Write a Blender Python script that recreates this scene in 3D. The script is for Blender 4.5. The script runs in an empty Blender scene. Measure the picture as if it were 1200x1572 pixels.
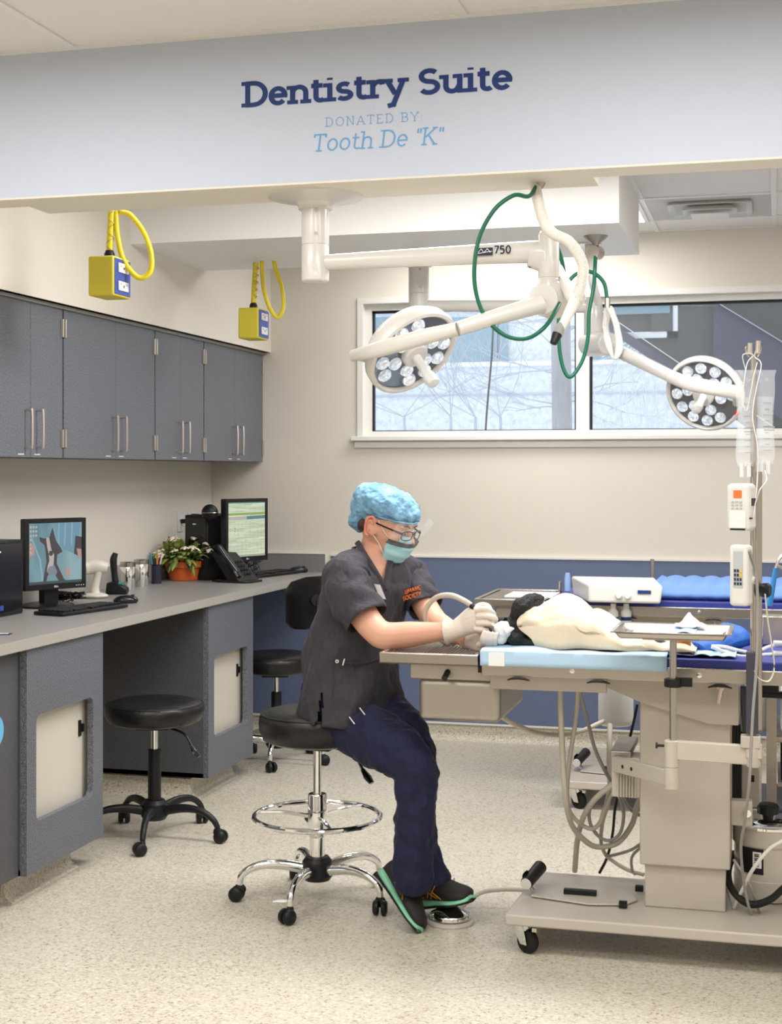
import bpy, math, random
from mathutils import Vector, Matrix, noise
random.seed(7)
PI = math.pi
SC = bpy.context.scene
COL = SC.collection

# ---------------------------------------------------------------- camera
F = 2226.0; TH = math.radians(14.85); EYE = 1.5; HZ = 724.0
CR = Vector((math.cos(TH), math.sin(TH), 0)); CF = Vector((-math.sin(TH), math.cos(TH), 0)); CU = Vector((0, 0, 1))
cam_d = bpy.data.cameras.new('camera'); cam = bpy.data.objects.new('camera', cam_d); COL.objects.link(cam)
cam.location = (0, 0, EYE); cam.rotation_euler = (PI/2, 0, TH)
cam_d.sensor_fit = 'HORIZONTAL'; cam_d.sensor_width = 36.0; cam_d.lens = F/1200*36
cam_d.shift_y = -(786-HZ)/1200; cam_d.clip_start = 0.05; cam_d.clip_end = 200
SC.camera = cam

def ray(px, py): return CF + CR*((px-600)/F) + CU*((HZ-py)/F)
def PT(px, py, t): return Vector((0, 0, EYE)) + ray(px, py)*t
def PX(px, py, X): r = ray(px, py); return PT(px, py, X/r.x)
def PY(px, py, Y): r = ray(px, py); return PT(px, py, Y/r.y)
def PZ(px, py, Z): r = ray(px, py); return PT(px, py, (Z-EYE)/r.z)
def cb(x, y, z): return CR*x + CU*y - CF*z       # right, up, towards the viewer
def LT(l, t, z=0): return CR*l + CF*t + CU*z

# ---------------------------------------------------------------- world, lights, exposure
W = bpy.data.worlds.new('World'); SC.world = W; W.use_nodes = True
bg = W.node_tree.nodes['Background']; bg.inputs[0].default_value = (0.80, 0.90, 1.0, 1); bg.inputs[1].default_value = 1.75
SC.view_settings.view_transform = 'Standard'; SC.view_settings.look = 'None'
SC.view_settings.exposure = -0.10; SC.view_settings.gamma = 1.0; SC.view_settings.use_curve_mapping = False

def area(name, loc, size, power, rot=(0, 0, 0), col=(1, .985, .965)):
    l = bpy.data.lights.new(name, 'AREA'); l.shape = 'RECTANGLE'; l.size, l.size_y = size; l.energy = power; l.color = col
    o = bpy.data.objects.new(name, l); COL.objects.link(o); o.location = loc; o.rotation_euler = rot; return o
# ceiling area lights: unseen ones added to light the front room, then the suite's
for x, y, p in ((-2.1, 1.4, 28), (-.2, 1.4, 28), (-2.1, 3.0, 26), (-.2, 3.0, 27), (1.2, 2.6, 20), (-1.2, -.6, 16), (.9, -.6, 15)):
    area('troffer_light', (x, y, 2.76), (1.15, .56), p)
area('troffer_light', (-1.0, 5.05, 2.76), (1.15, .56), 58)
area('troffer_light', (-2.2, 5.2, 2.76), (.5, .56), 4)
area('troffer_light', (.65, 5.3, 2.76), (1.0, .56), 46)
area('troffer_light', (-.93, 7.28, 2.76), (.5, .5), 9)
area('troffer_light', (-1.5, 7.45, 2.76), (1.15, .4), 17)

# ---------------------------------------------------------------- materials
def mat(name, col, rough=.5, metal=0, spec=.5, emit=None, es=1, alpha=1, trans=0, sheen=0, coat=0, ior=1.45, sub=0):
    m = bpy.data.materials.new(name); m.use_nodes = True
    b = m.node_tree.nodes['Principled BSDF']
    b.inputs['Base Color'].default_value = (*col, 1); b.inputs['Roughness'].default_value = rough
    b.inputs['Metallic'].default_value = metal; b.inputs['Specular IOR Level'].default_value = spec
    b.inputs['Alpha'].default_value = alpha; b.inputs['Transmission Weight'].default_value = trans
    b.inputs['Coat Weight'].default_value = coat; b.inputs['Sheen Weight'].default_value = sheen; b.inputs['IOR'].default_value = ior
    b.inputs['Subsurface Weight'].default_value = sub
    if sub: b.inputs['Subsurface Radius'].default_value = (.01, .005, .003)
    if emit: b.inputs['Emission Color'].default_value = (*emit, 1); b.inputs['Emission Strength'].default_value = es
    return m
def nt(m): return m.node_tree.nodes, m.node_tree.links, m.node_tree.nodes['Principled BSDF']
def coords(m, scale=(1, 1, 1)):
    n, l, b = nt(m); tc = n.new('ShaderNodeTexCoord'); mp = n.new('ShaderNodeMapping'); mp.inputs['Scale'].default_value = scale
    l.new(tc.outputs['Object'], mp.inputs['Vector']); return mp.outputs[0]
def speckle(m, cols, scale, detail=2, rough_n=.6, stops=None, vs=(1, 1, 1)):
    """noise driven flecks of several colours"""
    n, l, b = nt(m); v = coords(m, vs); t = n.new('ShaderNodeTexNoise'); t.inputs['Scale'].default_value = scale
    t.inputs['Detail'].default_value = detail; t.inputs['Roughness'].default_value = rough_n; l.new(v, t.inputs['Vector'])
    r = n.new('ShaderNodeValToRGB'); l.new(t.outputs['Fac'], r.inputs['Fac']); e = r.color_ramp.elements
    stops = stops or [i/(len(cols)-1) for i in range(len(cols))]
    while len(e) < len(cols): e.new(.5)
    for el, s, c in zip(e, stops, cols): el.position = s; el.color = (*c, 1)
    l.new(r.outputs['Color'], b.inputs['Base Color']); return r
def bump(m, scale, strength, dist=.002, detail=3, vs=(1, 1, 1), kind='noise'):
    n, l, b = nt(m); v = coords(m, vs)
    if kind == 'noise':
        t = n.new('ShaderNodeTexNoise'); t.inputs['Detail'].default_value = detail; out = 'Fac'
    else:
        t = n.new('ShaderNodeTexVoronoi'); out = 'Distance'
    t.inputs['Scale'].default_value = scale; l.new(v, t.inputs['Vector'])
    bp = n.new('ShaderNodeBump'); bp.inputs['Strength'].default_value = strength; bp.inputs['Distance'].default_value = dist
    l.new(t.outputs[out], bp.inputs['Height']); l.new(bp.outputs[0], b.inputs['Normal']); return m

M = {}
M['wall'] = bump(mat('wall_paint', (.70, .655, .58), .6), 220, .12)
M['white_paint'] = bump(mat('white_paint', (.82, .81, .79), .55), 220, .1)
M['beam_paint'] = bump(mat('beam_paint', (.53, .575, .68), .6), 220, .1)
M['beam_under'] = mat('beam_underside_paint', (.74, .69, .60), .6)
M['trim_white'] = mat('trim_white', (.76, .74, .70), .4)
M['ceiling_tile'] = bump(mat('ceiling_tile', (.78, .76, .74), .9), 400, .5)
M['tbar'] = mat('ceiling_grid_metal', (.78, .76, .73), .4)
M['wainscot'] = mat('wainscot_vinyl', (.115, .155, .275), .42); speckle(M['wainscot'], [(.10, .13, .225), (.145, .185, .30)], 260)
M['floor'] = mat('floor_vinyl', (.6, .57, .5), .32, spec=.45)
def floor_nodes(m):
    n, l, b = nt(m); v = coords(m)
    t1 = n.new('ShaderNodeTexNoise'); t1.inputs['Scale'].default_value = 105; t1.inputs['Detail'].default_value = 3; t1.inputs['Roughness'].default_value = .7
    r1 = n.new('ShaderNodeValToRGB'); e = r1.color_ramp.elements
    e[0].position = .33; e[0].color = (.20, .165, .12, 1); e[1].position = .42; e[1].color = (.55, .50, .405, 1)
    x = e.new(.55); x.color = (.60, .555, .455, 1); x = e.new(.66); x.color = (.72, .685, .60, 1)
    t2 = n.new('ShaderNodeTexNoise'); t2.inputs['Scale'].default_value = 1.1; t2.inputs['Detail'].default_value = 2
    r2 = n.new('ShaderNodeMapRange'); r2.inputs[3].default_value = .93; r2.inputs[4].default_value = 1.05
    mx = n.new('ShaderNodeMix'); mx.data_type = 'RGBA'; mx.blend_type = 'MULTIPLY'; mx.inputs[0].default_value = 1
    l.new(v, t1.inputs['Vector']); l.new(v, t2.inputs['Vector']); l.new(t1.outputs['Fac'], r1.inputs['Fac']); l.new(t2.outputs['Fac'], r2.inputs[0])
    l.new(r1.outputs[0], mx.inputs[6]); l.new(r2.outputs[0], mx.inputs[7]); l.new(mx.outputs[2], b.inputs['Base Color'])
floor_nodes(M['floor'])
M['laminate'] = mat('cabinet_laminate', (.12, .13, .15), .42)
speckle(M['laminate'], [(.05, .054, .067), (.115, .123, .148), (.135, .145, .17), (.25, .26, .29)], 200, 3, .8, [.34, .47, .53, .66])
M['laminate_dark'] = mat('cabinet_side_laminate', (.07, .07, .08), .5)
speckle(M['laminate_dark'], [(.05, .05, .058), (.085, .085, .097), (.13, .13, .145)], 330, 3, .8, [.3, .5, .7])
M['edge'] = mat('cabinet_edge_band', (.06, .062, .07), .5)
M['counter'] = mat('counter_laminate', (.33, .31, .30), .38)
speckle(M['counter'], [(.19, .178, .172), (.275, .26, .25), (.32, .305, .295)], 300, 3, .8, [.3, .5, .7])
M['counter_edge'] = mat('counter_edge', (.37, .35, .32), .45)
M['splash'] = mat('backsplash_laminate', (.22, .215, .22), .45); speckle(M['splash'], [(.16, .155, .16), (.26, .255, .26)], 320, 3, .8)
M['cream'] = mat('cream_panel', (.60, .56, .49), .4)
M['enamel'] = mat('ivory_enamel', (.50, .455, .395), .38, coat=.15); bump(M['enamel'], 500, .05)
M['lampwhite'] = mat('lamp_white_enamel', (.66, .635, .60), .3, coat=.3)
M['chrome'] = mat('chrome', (.82, .82, .82), .07, 1)
M['steel'] = mat('brushed_steel', (.48, .445, .41), .27, 1); bump(M['steel'], 60, .08, .001, 2, (1, 1, 30))
M['steel_soft'] = mat('satin_steel', (.42, .385, .35), .42, 1); bump(M['steel_soft'], 60, .1, .001, 2, (1, 1, 30))
M['nickel'] = mat('satin_nickel', (.66, .60, .54), .3, 1)
M['black'] = mat('black_plastic', (.010, .010, .012), .40, spec=.35)
M['black_gloss'] = mat('black_gloss', (.01, .01, .012), .15)
M['vinyl'] = bump(mat('black_vinyl', (.012, .011, .012), .33, spec=.4), 26, .5, .006)
M['rubber'] = mat('black_rubber', (.012, .012, .012), .6, spec=.3)
M['white_plastic'] = mat('white_plastic', (.68, .665, .64), .35)
M['beige_plastic'] = mat('beige_plastic', (.66, .62, .54), .4)
M['yellow'] = mat('yellow_plastic', (.62, .53, .045), .45)
M['yellow_cord'] = mat('yellow_cord', (.80, .64, .02), .4)
M['blue_plate'] = mat('blue_plate', (.035, .07, .32), .4)
M['green_hose'] = mat('green_hose', (.004, .12, .065), .35)
M['hose_beige'] = mat('beige_hose', (.50, .46, .39), .4)
M['hose_grey'] = mat('grey_hose', (.30, .29, .28), .4)
M['hose_white'] = mat('white_hose', (.80, .78, .74), .35)
M['corrugated'] = mat('corrugated_white', (.78, .75, .69), .4)
M['terracotta'] = mat('terracotta', (.62, .13, .025), .55)
M['leaf'] = mat('leaf', (.15, .24, .04), .45); speckle(M['leaf'], [(.05, .10, .02), (.24, .32, .06), (.58, .55, .22)], 22)
M['leaf_dark'] = mat('leaf_dark', (.03, .07, .02), .5)
M['petal'] = mat('petal', (.85, .72, .60), .5); speckle(M['petal'], [(.70, .72, .30), (.90, .76, .66), (.9, .84, .72)], 20)
M['soil'] = mat('soil', (.03, .02, .015), .9)
M['scrub'] = bump(mat('charcoal_scrub', (.036, .032, .043), .8, sheen=.05), 9, .9, .035, 3, (1.6, 1.6, .8))
M['navy'] = bump(mat('navy_trousers', (.004, .006, .036), .78, sheen=.03), 8, .8, .03, 3, (1.8, 1.8, .7))
M['skin'] = mat('skin', (.66, .355, .25), .48, sub=.12)
M['hair'] = mat('brown_hair', (.05, .025, .015), .6)
M['cap'] = mat('blue_bouffant', (.20, .46, .72), .75)
speckle(M['cap'], [(.10, .22, .34), (.16, .34, .50), (.25, .46, .64)], 18, 4, .7, [.34, .5, .64]); bump(M['cap'], 22, 1, .012, 4)
M['mask'] = bump(mat('mask_cloth', (.36, .64, .68), .7), 60, .5, .003, 2, (.3, .3, 1))
M['glove'] = bump(mat('latex_glove', (.66, .575, .50), .45, sub=.05), 120, .5, .002)
M['shoe'] = bump(mat('shoe_mesh', (.018, .014, .013), .7), 300, .8, .002)
M['mint'] = mat('mint_sole', (.26, .62, .42), .5)
M['gold'] = mat('gold_stripe', (.55, .28, .03), .4)
M['orange'] = mat('orange_thread', (.80, .17, .03), .6)
M['fur'] = bump(mat('black_fur', (.003, .003, .004), .6), 160, 1, .006, 4)
M['fur_white'] = bump(mat('white_fur', (.75, .74, .72), .7), 160, .8, .004, 4)
M['fur_tan'] = bump(mat('tan_fur', (.42, .15, .03), .7), 160, .8, .004, 4)
M['towel'] = bump(mat('cream_towel', (.70, .60, .45), .9, sheen=.3), 380, .7, .002)
M['drape'] = bump(mat('blue_drape', (.42, .60, .78), .7), 16, .5, .006)
M['drape_white'] = mat('white_drape', (.75, .78, .78), .7)
M['pad'] = mat('navy_pad', (.025, .035, .22), .45)
M['blue_wrap'] = bump(mat('blue_wrap', (.02, .12, .50), .6), 30, .8, .006)
M['quilt'] = mat('quilted_blue', (.15, .28, .66), .7)
M['clear'] = mat('clear_plastic', (.93, .96, 1), .08, alpha=.20, spec=.8)
M['clear2'] = mat('shield_film', (.85, .9, .95), .03, alpha=.16, spec=.8)
M['milky'] = mat('milky_plastic', (.74, .75, .74), .4)
M['glass'] = mat('window_glass', (.9, .95, 1), .0, alpha=.06, spec=.6)
M['lens'] = mat('led_lens', (.75, .79, .84), .08, .75, emit=(.85, .93, 1), es=.45); bump(M['lens'], 55, 1, .03, 2, kind='v')
M['lens_face'] = mat('lamp_face_glass', (.10, .10, .12), .15, coat=.6)
M['navy_ink'] = mat('navy_lettering', (.007, .030, .155), .6)
M['sky_ink'] = mat('sky_blue_lettering', (.13, .34, .60), .6)
M['ink'] = mat('dark_ink', (.02, .02, .05), .5)
M['white_ink'] = mat('white_ink', (.85, .85, .85), .5)
M['red'] = mat('red_badge', (.65, .03, .03), .4)
M['tape'] = mat('cream_strap', (.66, .62, .54), .7)
M['tip_blue'] = mat('blue_handle', (.03, .25, .55), .4)
M['troffer'] = mat('lit_diffuser', (1, 1, 1), .5, emit=(1, .98, .94), es=2.2)
M['concrete'] = mat('pale_concrete', (.7, .73, .78), .9)
speckle(M['concrete'], [(.50, .54, .60), (.68, .72, .78), (.80, .83, .88)], 14, 6, .8, [.35, .5, .65])
M['ext_glass'] = mat('far_window', (.20, .33, .40), .2)
M['bark'] = mat('bark', (.42, .40, .41), .9); speckle(M['bark'], [(.20, .19, .20), (.5, .49, .5)], 9, 5, .8, None, (1, 1, .3))
M['twig'] = mat('pale_twig', (.50, .53, .60), .8)
M['twig_white'] = mat('frosted_twig', (.85, .87, .92), .8)
M['canopy'] = mat('dark_canopy', (.075, .085, .085), .8)  # dark tone of the modelled pane reflection
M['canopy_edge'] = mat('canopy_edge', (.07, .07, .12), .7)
M['snow'] = mat('snow_ground', (.8, .84, .9), .9)

# ---------------------------------------------------------------- mesh helpers
def catmull(pts, k=6):
    pts = [Vector(p) for p in pts]
    if len(pts) < 3: return pts
    P = [pts[0]*2-pts[1]] + pts + [pts[-1]*2-pts[-2]]; out = []
    for i in range(1, len(P)-2):
        a, b, c, d = P[i-1:i+3]
        for j in range(k):
            u = j/k
            out.append(.5*((2*b)+(c-a)*u+(2*a-5*b+4*c-d)*u*u+(3*b-a-3*c+d)*u**3))
    out.append(pts[-1]); return out
def lerp_list(v, n):
    if any(isinstance(q, Vector) for q in v): v = [q if isinstance(q, Vector) else Vector((q, q)) for q in v]
    out = []
    for i in range(n):
        x = i/(n-1)*(len(v)-1); k = min(int(x), len(v)-2); out.append(v[k]+(v[k+1]-v[k])*(x-k))
    return out

class MB:
    def __init__(s): s.v = []; s.f = []; s.m = []; s.mi = 0
    def add(s, vs, fs):
        o = len(s.v); s.v += [Vector(p) for p in vs]; s.f += [tuple(i+o for i in f) for f in fs]; s.m += [s.mi]*len(fs); return s
    def box(s, a, b, mx=None):
        x0, y0, z0 = [min(p, q) for p, q in zip(a, b)]; x1, y1, z1 = [max(p, q) for p, q in zip(a, b)]
        vs = [Vector(p) for p in ((x0,y0,z0),(x1,y0,z0),(x1,y1,z0),(x0,y1,z0),(x0,y0,z1),(x1,y0,z1),(x1,y1,z1),(x0,y1,z1))]
        if mx: vs = [mx @ p for p in vs]
        return s.add(vs, [(0,3,2,1),(4,5,6,7),(0,1,5,4),(1,2,6,5),(2,3,7,6),(3,0,4,7)])
    def obox(s, c, ax, ay, az):
        """box from centre and three half-axis vectors"""
        c = Vector(c); vs = [c+ax*i+ay*j+az*k for k in (-1, 1) for i, j in ((-1,-1),(1,-1),(1,1),(-1,1))]
        if ax.cross(ay).dot(az) < 0: fs = [(0,1,2,3),(4,7,6,5),(0,4,5,1),(1,5,6,2),(2,6,7,3),(3,7,4,0)]
        else: fs = [(0,3,2,1),(4,5,6,7),(0,1,5,4),(1,2,6,5),(2,3,7,6),(3,0,4,7)]
        return s.add(vs, fs)
    def tube(s, pts, r, n=10, smooth=6, cap=True, flat=None):
        pts = catmull(pts, smooth) if smooth else [Vector(p) for p in pts]
        R = lerp_list(r, len(pts)) if isinstance(r, (list, tuple)) else [r]*len(pts)
        vs = []; u = None
        for i, p in enumerate(pts):
            d = (pts[min(i+1, len(pts)-1)]-pts[max(i-1, 0)])
            if d.length < 1e-9: d = Vector((0, 0, 1))
            d.normalize()
            if flat is not None: u = Vector(flat)-d*Vector(flat).dot(d)
            elif u is None:
                u = d.cross(Vector((0, 0, 1)))
                if u.length < .05: u = d.cross(Vector((1, 0, 0)))
            else: u = u-d*u.dot(d)
            u.normalize(); w = d.cross(u)
            rr = R[i]; ra, rb = rr if isinstance(rr, Vector) else (rr, rr)
            for k in range(n):
                a = 2*PI*k/n; vs.append(p+u*math.cos(a)*ra+w*math.sin(a)*rb)
        fs = []
        for i in range(len(pts)-1):
            for k in range(n):
                a = i*n+k; b = i*n+(k+1) % n; fs.append((a, b, b+n, a+n))
        if cap: fs.append(tuple(range(n-1, -1, -1))); fs.append(tuple(range((len(pts)-1)*n, len(pts)*n)))
        return s.add(vs, fs)
    def cyl(s, a, b, r, r2=None, n=20): return s.tube([a, b], [r, r if r2 is None else r2], n, 0)
    def lathe(s, prof, c=(0, 0, 0), ax=(0, 0, 1), n=28):
        """profile of (radius, height) along ax"""
        c = Vector(c); ax = Vector(ax).normalized(); u = ax.orthogonal().normalized(); w = ax.cross(u); vs = []
        for r, h in prof:
            for k in range(n): a = 2*PI*k/n; vs.append(c+ax*h+(u*math.cos(a)+w*math.sin(a))*r)
        fs = []
        for i in range(len(prof)-1):
            for k in range(n): a = i*n+k; b = i*n+(k+1) % n; fs.append((a, b, b+n, a+n))
        fs.append(tuple(range(n-1, -1, -1))); fs.append(tuple(range((len(prof)-1)*n, len(prof)*n)))
        return s.add(vs, fs)
    def prism(s, poly, d):
        """poly: 3D points (ccw as seen from +d side), extruded by vector d"""
        n = len(poly); poly = [Vector(p) for p in poly]; d = Vector(d)
        vs = poly+[p+d for p in poly]; fs = [tuple(range(n-1, -1, -1)), tuple(range(n, 2*n))]
        for i in range(n): j = (i+1) % n; fs.append((i, j, j+n, i+n))
        return s.add(vs, fs)
    def ell(s, c, ax, ay, az, n=20, m=12):
        c = Vector(c); vs = [c-az]
        for i in range(1, m):
            e = -PI/2+PI*i/m
            for k in range(n): a = 2*PI*k/n; vs.append(c+(ax*math.cos(a)+ay*math.sin(a))*math.cos(e)+az*math.sin(e))
        vs.append(c+az); fs = [(0, 1+(k+1) % n, 1+k) for k in range(n)]
        for i in range(m-2):
            for k in range(n): a = 1+i*n+k; b = 1+i*n+(k+1) % n; fs.append((a, b, b+n, a+n))
        l = len(vs)-1; fs += [(l, l-n+k, l-n+(k+1) % n) for k in range(n)]
        if ax.cross(ay).dot(az) < 0: fs = [f[::-1] for f in fs]
        return s.add(vs, fs)
    def sph(s, c, r, n=16): return s.ell(c, Vector((r, 0, 0)), Vector((0, r, 0)), Vector((0, 0, r)), n, n//2+2)
    def torus(s, c, R, r, ax=(0, 0, 1), n=40, m=10):
        ax = Vector(ax).normalized(); u = ax.orthogonal().normalized(); w = ax.cross(u); c = Vector(c); vs = []
        for i in range(n):
            a = 2*PI*i/n; d = u*math.cos(a)+w*math.sin(a)
            for k in range(m): b = 2*PI*k/m; vs.append(c+d*(R+r*math.cos(b))+ax*r*math.sin(b))
        fs = [(i*m+k, ((i+1) % n)*m+k, ((i+1) % n)*m+(k+1) % m, i*m+(k+1) % m) for i in range(n) for k in range(m)]
        return s.add(vs, fs)
    def loft(s, rings):
        """rings: (centre, side half vector, front half vector); closed"""
        n = 28; vs = []
        for c, a, b in rings:
            for k in range(n): t = 2*PI*k/n; vs.append(Vector(c)+a*math.cos(t)+b*math.sin(t))
        fs = []
        for i in range(len(rings)-1):
            for k in range(n): p = i*n+k; q = i*n+(k+1) % n; fs.append((p, q, q+n, p+n))
        fs.append(tuple(range(n-1, -1, -1))); fs.append(tuple(range((len(rings)-1)*n, len(rings)*n)))
        return s.add(vs, fs)
    def build(s, name, m, parent=None, label=None, cat=None, group=None, kind=None, bevel=0, seg=2, smooth=35, remesh=0, relax=0, solid=0, disp=None, sub=0, origin=None, noflip=False):
        import bmesh
        if parent is not None: mi = parent.matrix_basis.inverted() if parent.parent is None else (parent.parent.matrix_basis @ parent.matrix_basis).inverted(); loc = None
        else:
            xs = [p.x for p in s.v]; ys = [p.y for p in s.v]; zs = [p.z for p in s.v]
            loc = Vector(origin) if origin is not None else Vector(((min(xs)+max(xs))/2, (min(ys)+max(ys))/2, min(zs))); mi = Matrix.Translation(-loc)
        me = bpy.data.meshes.new(name); me.from_pydata([mi @ p for p in s.v], [], s.f)
        for x in (m if isinstance(m, list) else [m]): me.materials.append(M[x] if isinstance(x, str) else x)
        if isinstance(m, list):
            for p, k in zip(me.polygons, s.m): p.material_index = k
        if not noflip:
            bm = bmesh.new(); bm.from_mesh(me); bmesh.ops.recalc_face_normals(bm, faces=bm.faces); bm.to_mesh(me); bm.free()
        for p in me.polygons: p.use_smooth = True
        me.set_sharp_from_angle(angle=math.radians(smooth))
        o = bpy.data.objects.new(name, me); COL.objects.link(o)
        if parent is not None: o.parent = parent
        else: o.location = loc
        if bevel:
            b = o.modifiers.new('bevel', 'BEVEL'); b.width = bevel; b.segments = seg; b.limit_method = 'ANGLE'; b.angle_limit = math.radians(40)
        if remesh:
            b = o.modifiers.new('remesh', 'REMESH'); b.mode = 'VOXEL'; b.voxel_size = remesh; b.use_smooth_shade = True
        if relax:
            b = o.modifiers.new('smooth', 'SMOOTH'); b.factor = .5; b.iterations = relax
        if sub: b = o.modifiers.new('sub', 'SUBSURF'); b.levels = sub; b.render_levels = sub
        if disp:
            tx = bpy.data.textures.new('fold', 'CLOUDS'); tx.noise_scale = disp[0]; tx.noise_depth = 2
            b = o.modifiers.new('fold', 'DISPLACE'); b.texture = tx; b.strength = disp[1]; b.mid_level = .5; b.texture_coords = 'LOCAL'
        if solid: b = o.modifiers.new('solid', 'SOLIDIFY'); b.thickness = solid; b.offset = 0
        if label: tag(o, label, cat, group)
        if kind: o['kind'] = kind
        return o
def tag(o, label, cat, group=None):
    o['label'] = label; o['category'] = cat
    if group: o['group'] = group
    return o
def thing(name, label, cat, loc=(0, 0, 0), rz=0, group=None):
    o = bpy.data.objects.new(name, None); COL.objects.link(o); o.location = loc; o.rotation_euler = (0, 0, rz); o.empty_display_size = .05
    bpy.context.view_layer.update() if False else None
    o.matrix_basis = Matrix.Translation(Vector(loc)) @ Matrix.Rotation(rz, 4, 'Z')
    return tag(o, label, cat, group)
def kids(o): return [c for c in bpy.data.objects if c.parent == o]
def dup(o, loc, rz=0, label=None, group=None):
    r = o.copy(); COL.objects.link(r); r.matrix_basis = Matrix.Translation(Vector(loc)) @ Matrix.Rotation(rz, 4, 'Z')
    if label: r['label'] = label
    if group: r['group'] = group
    for ch in kids(o):
        c = ch.copy(); COL.objects.link(c); c.parent = r
        for g in kids(ch): d = g.copy(); COL.objects.link(d); d.parent = c
    return r

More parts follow.
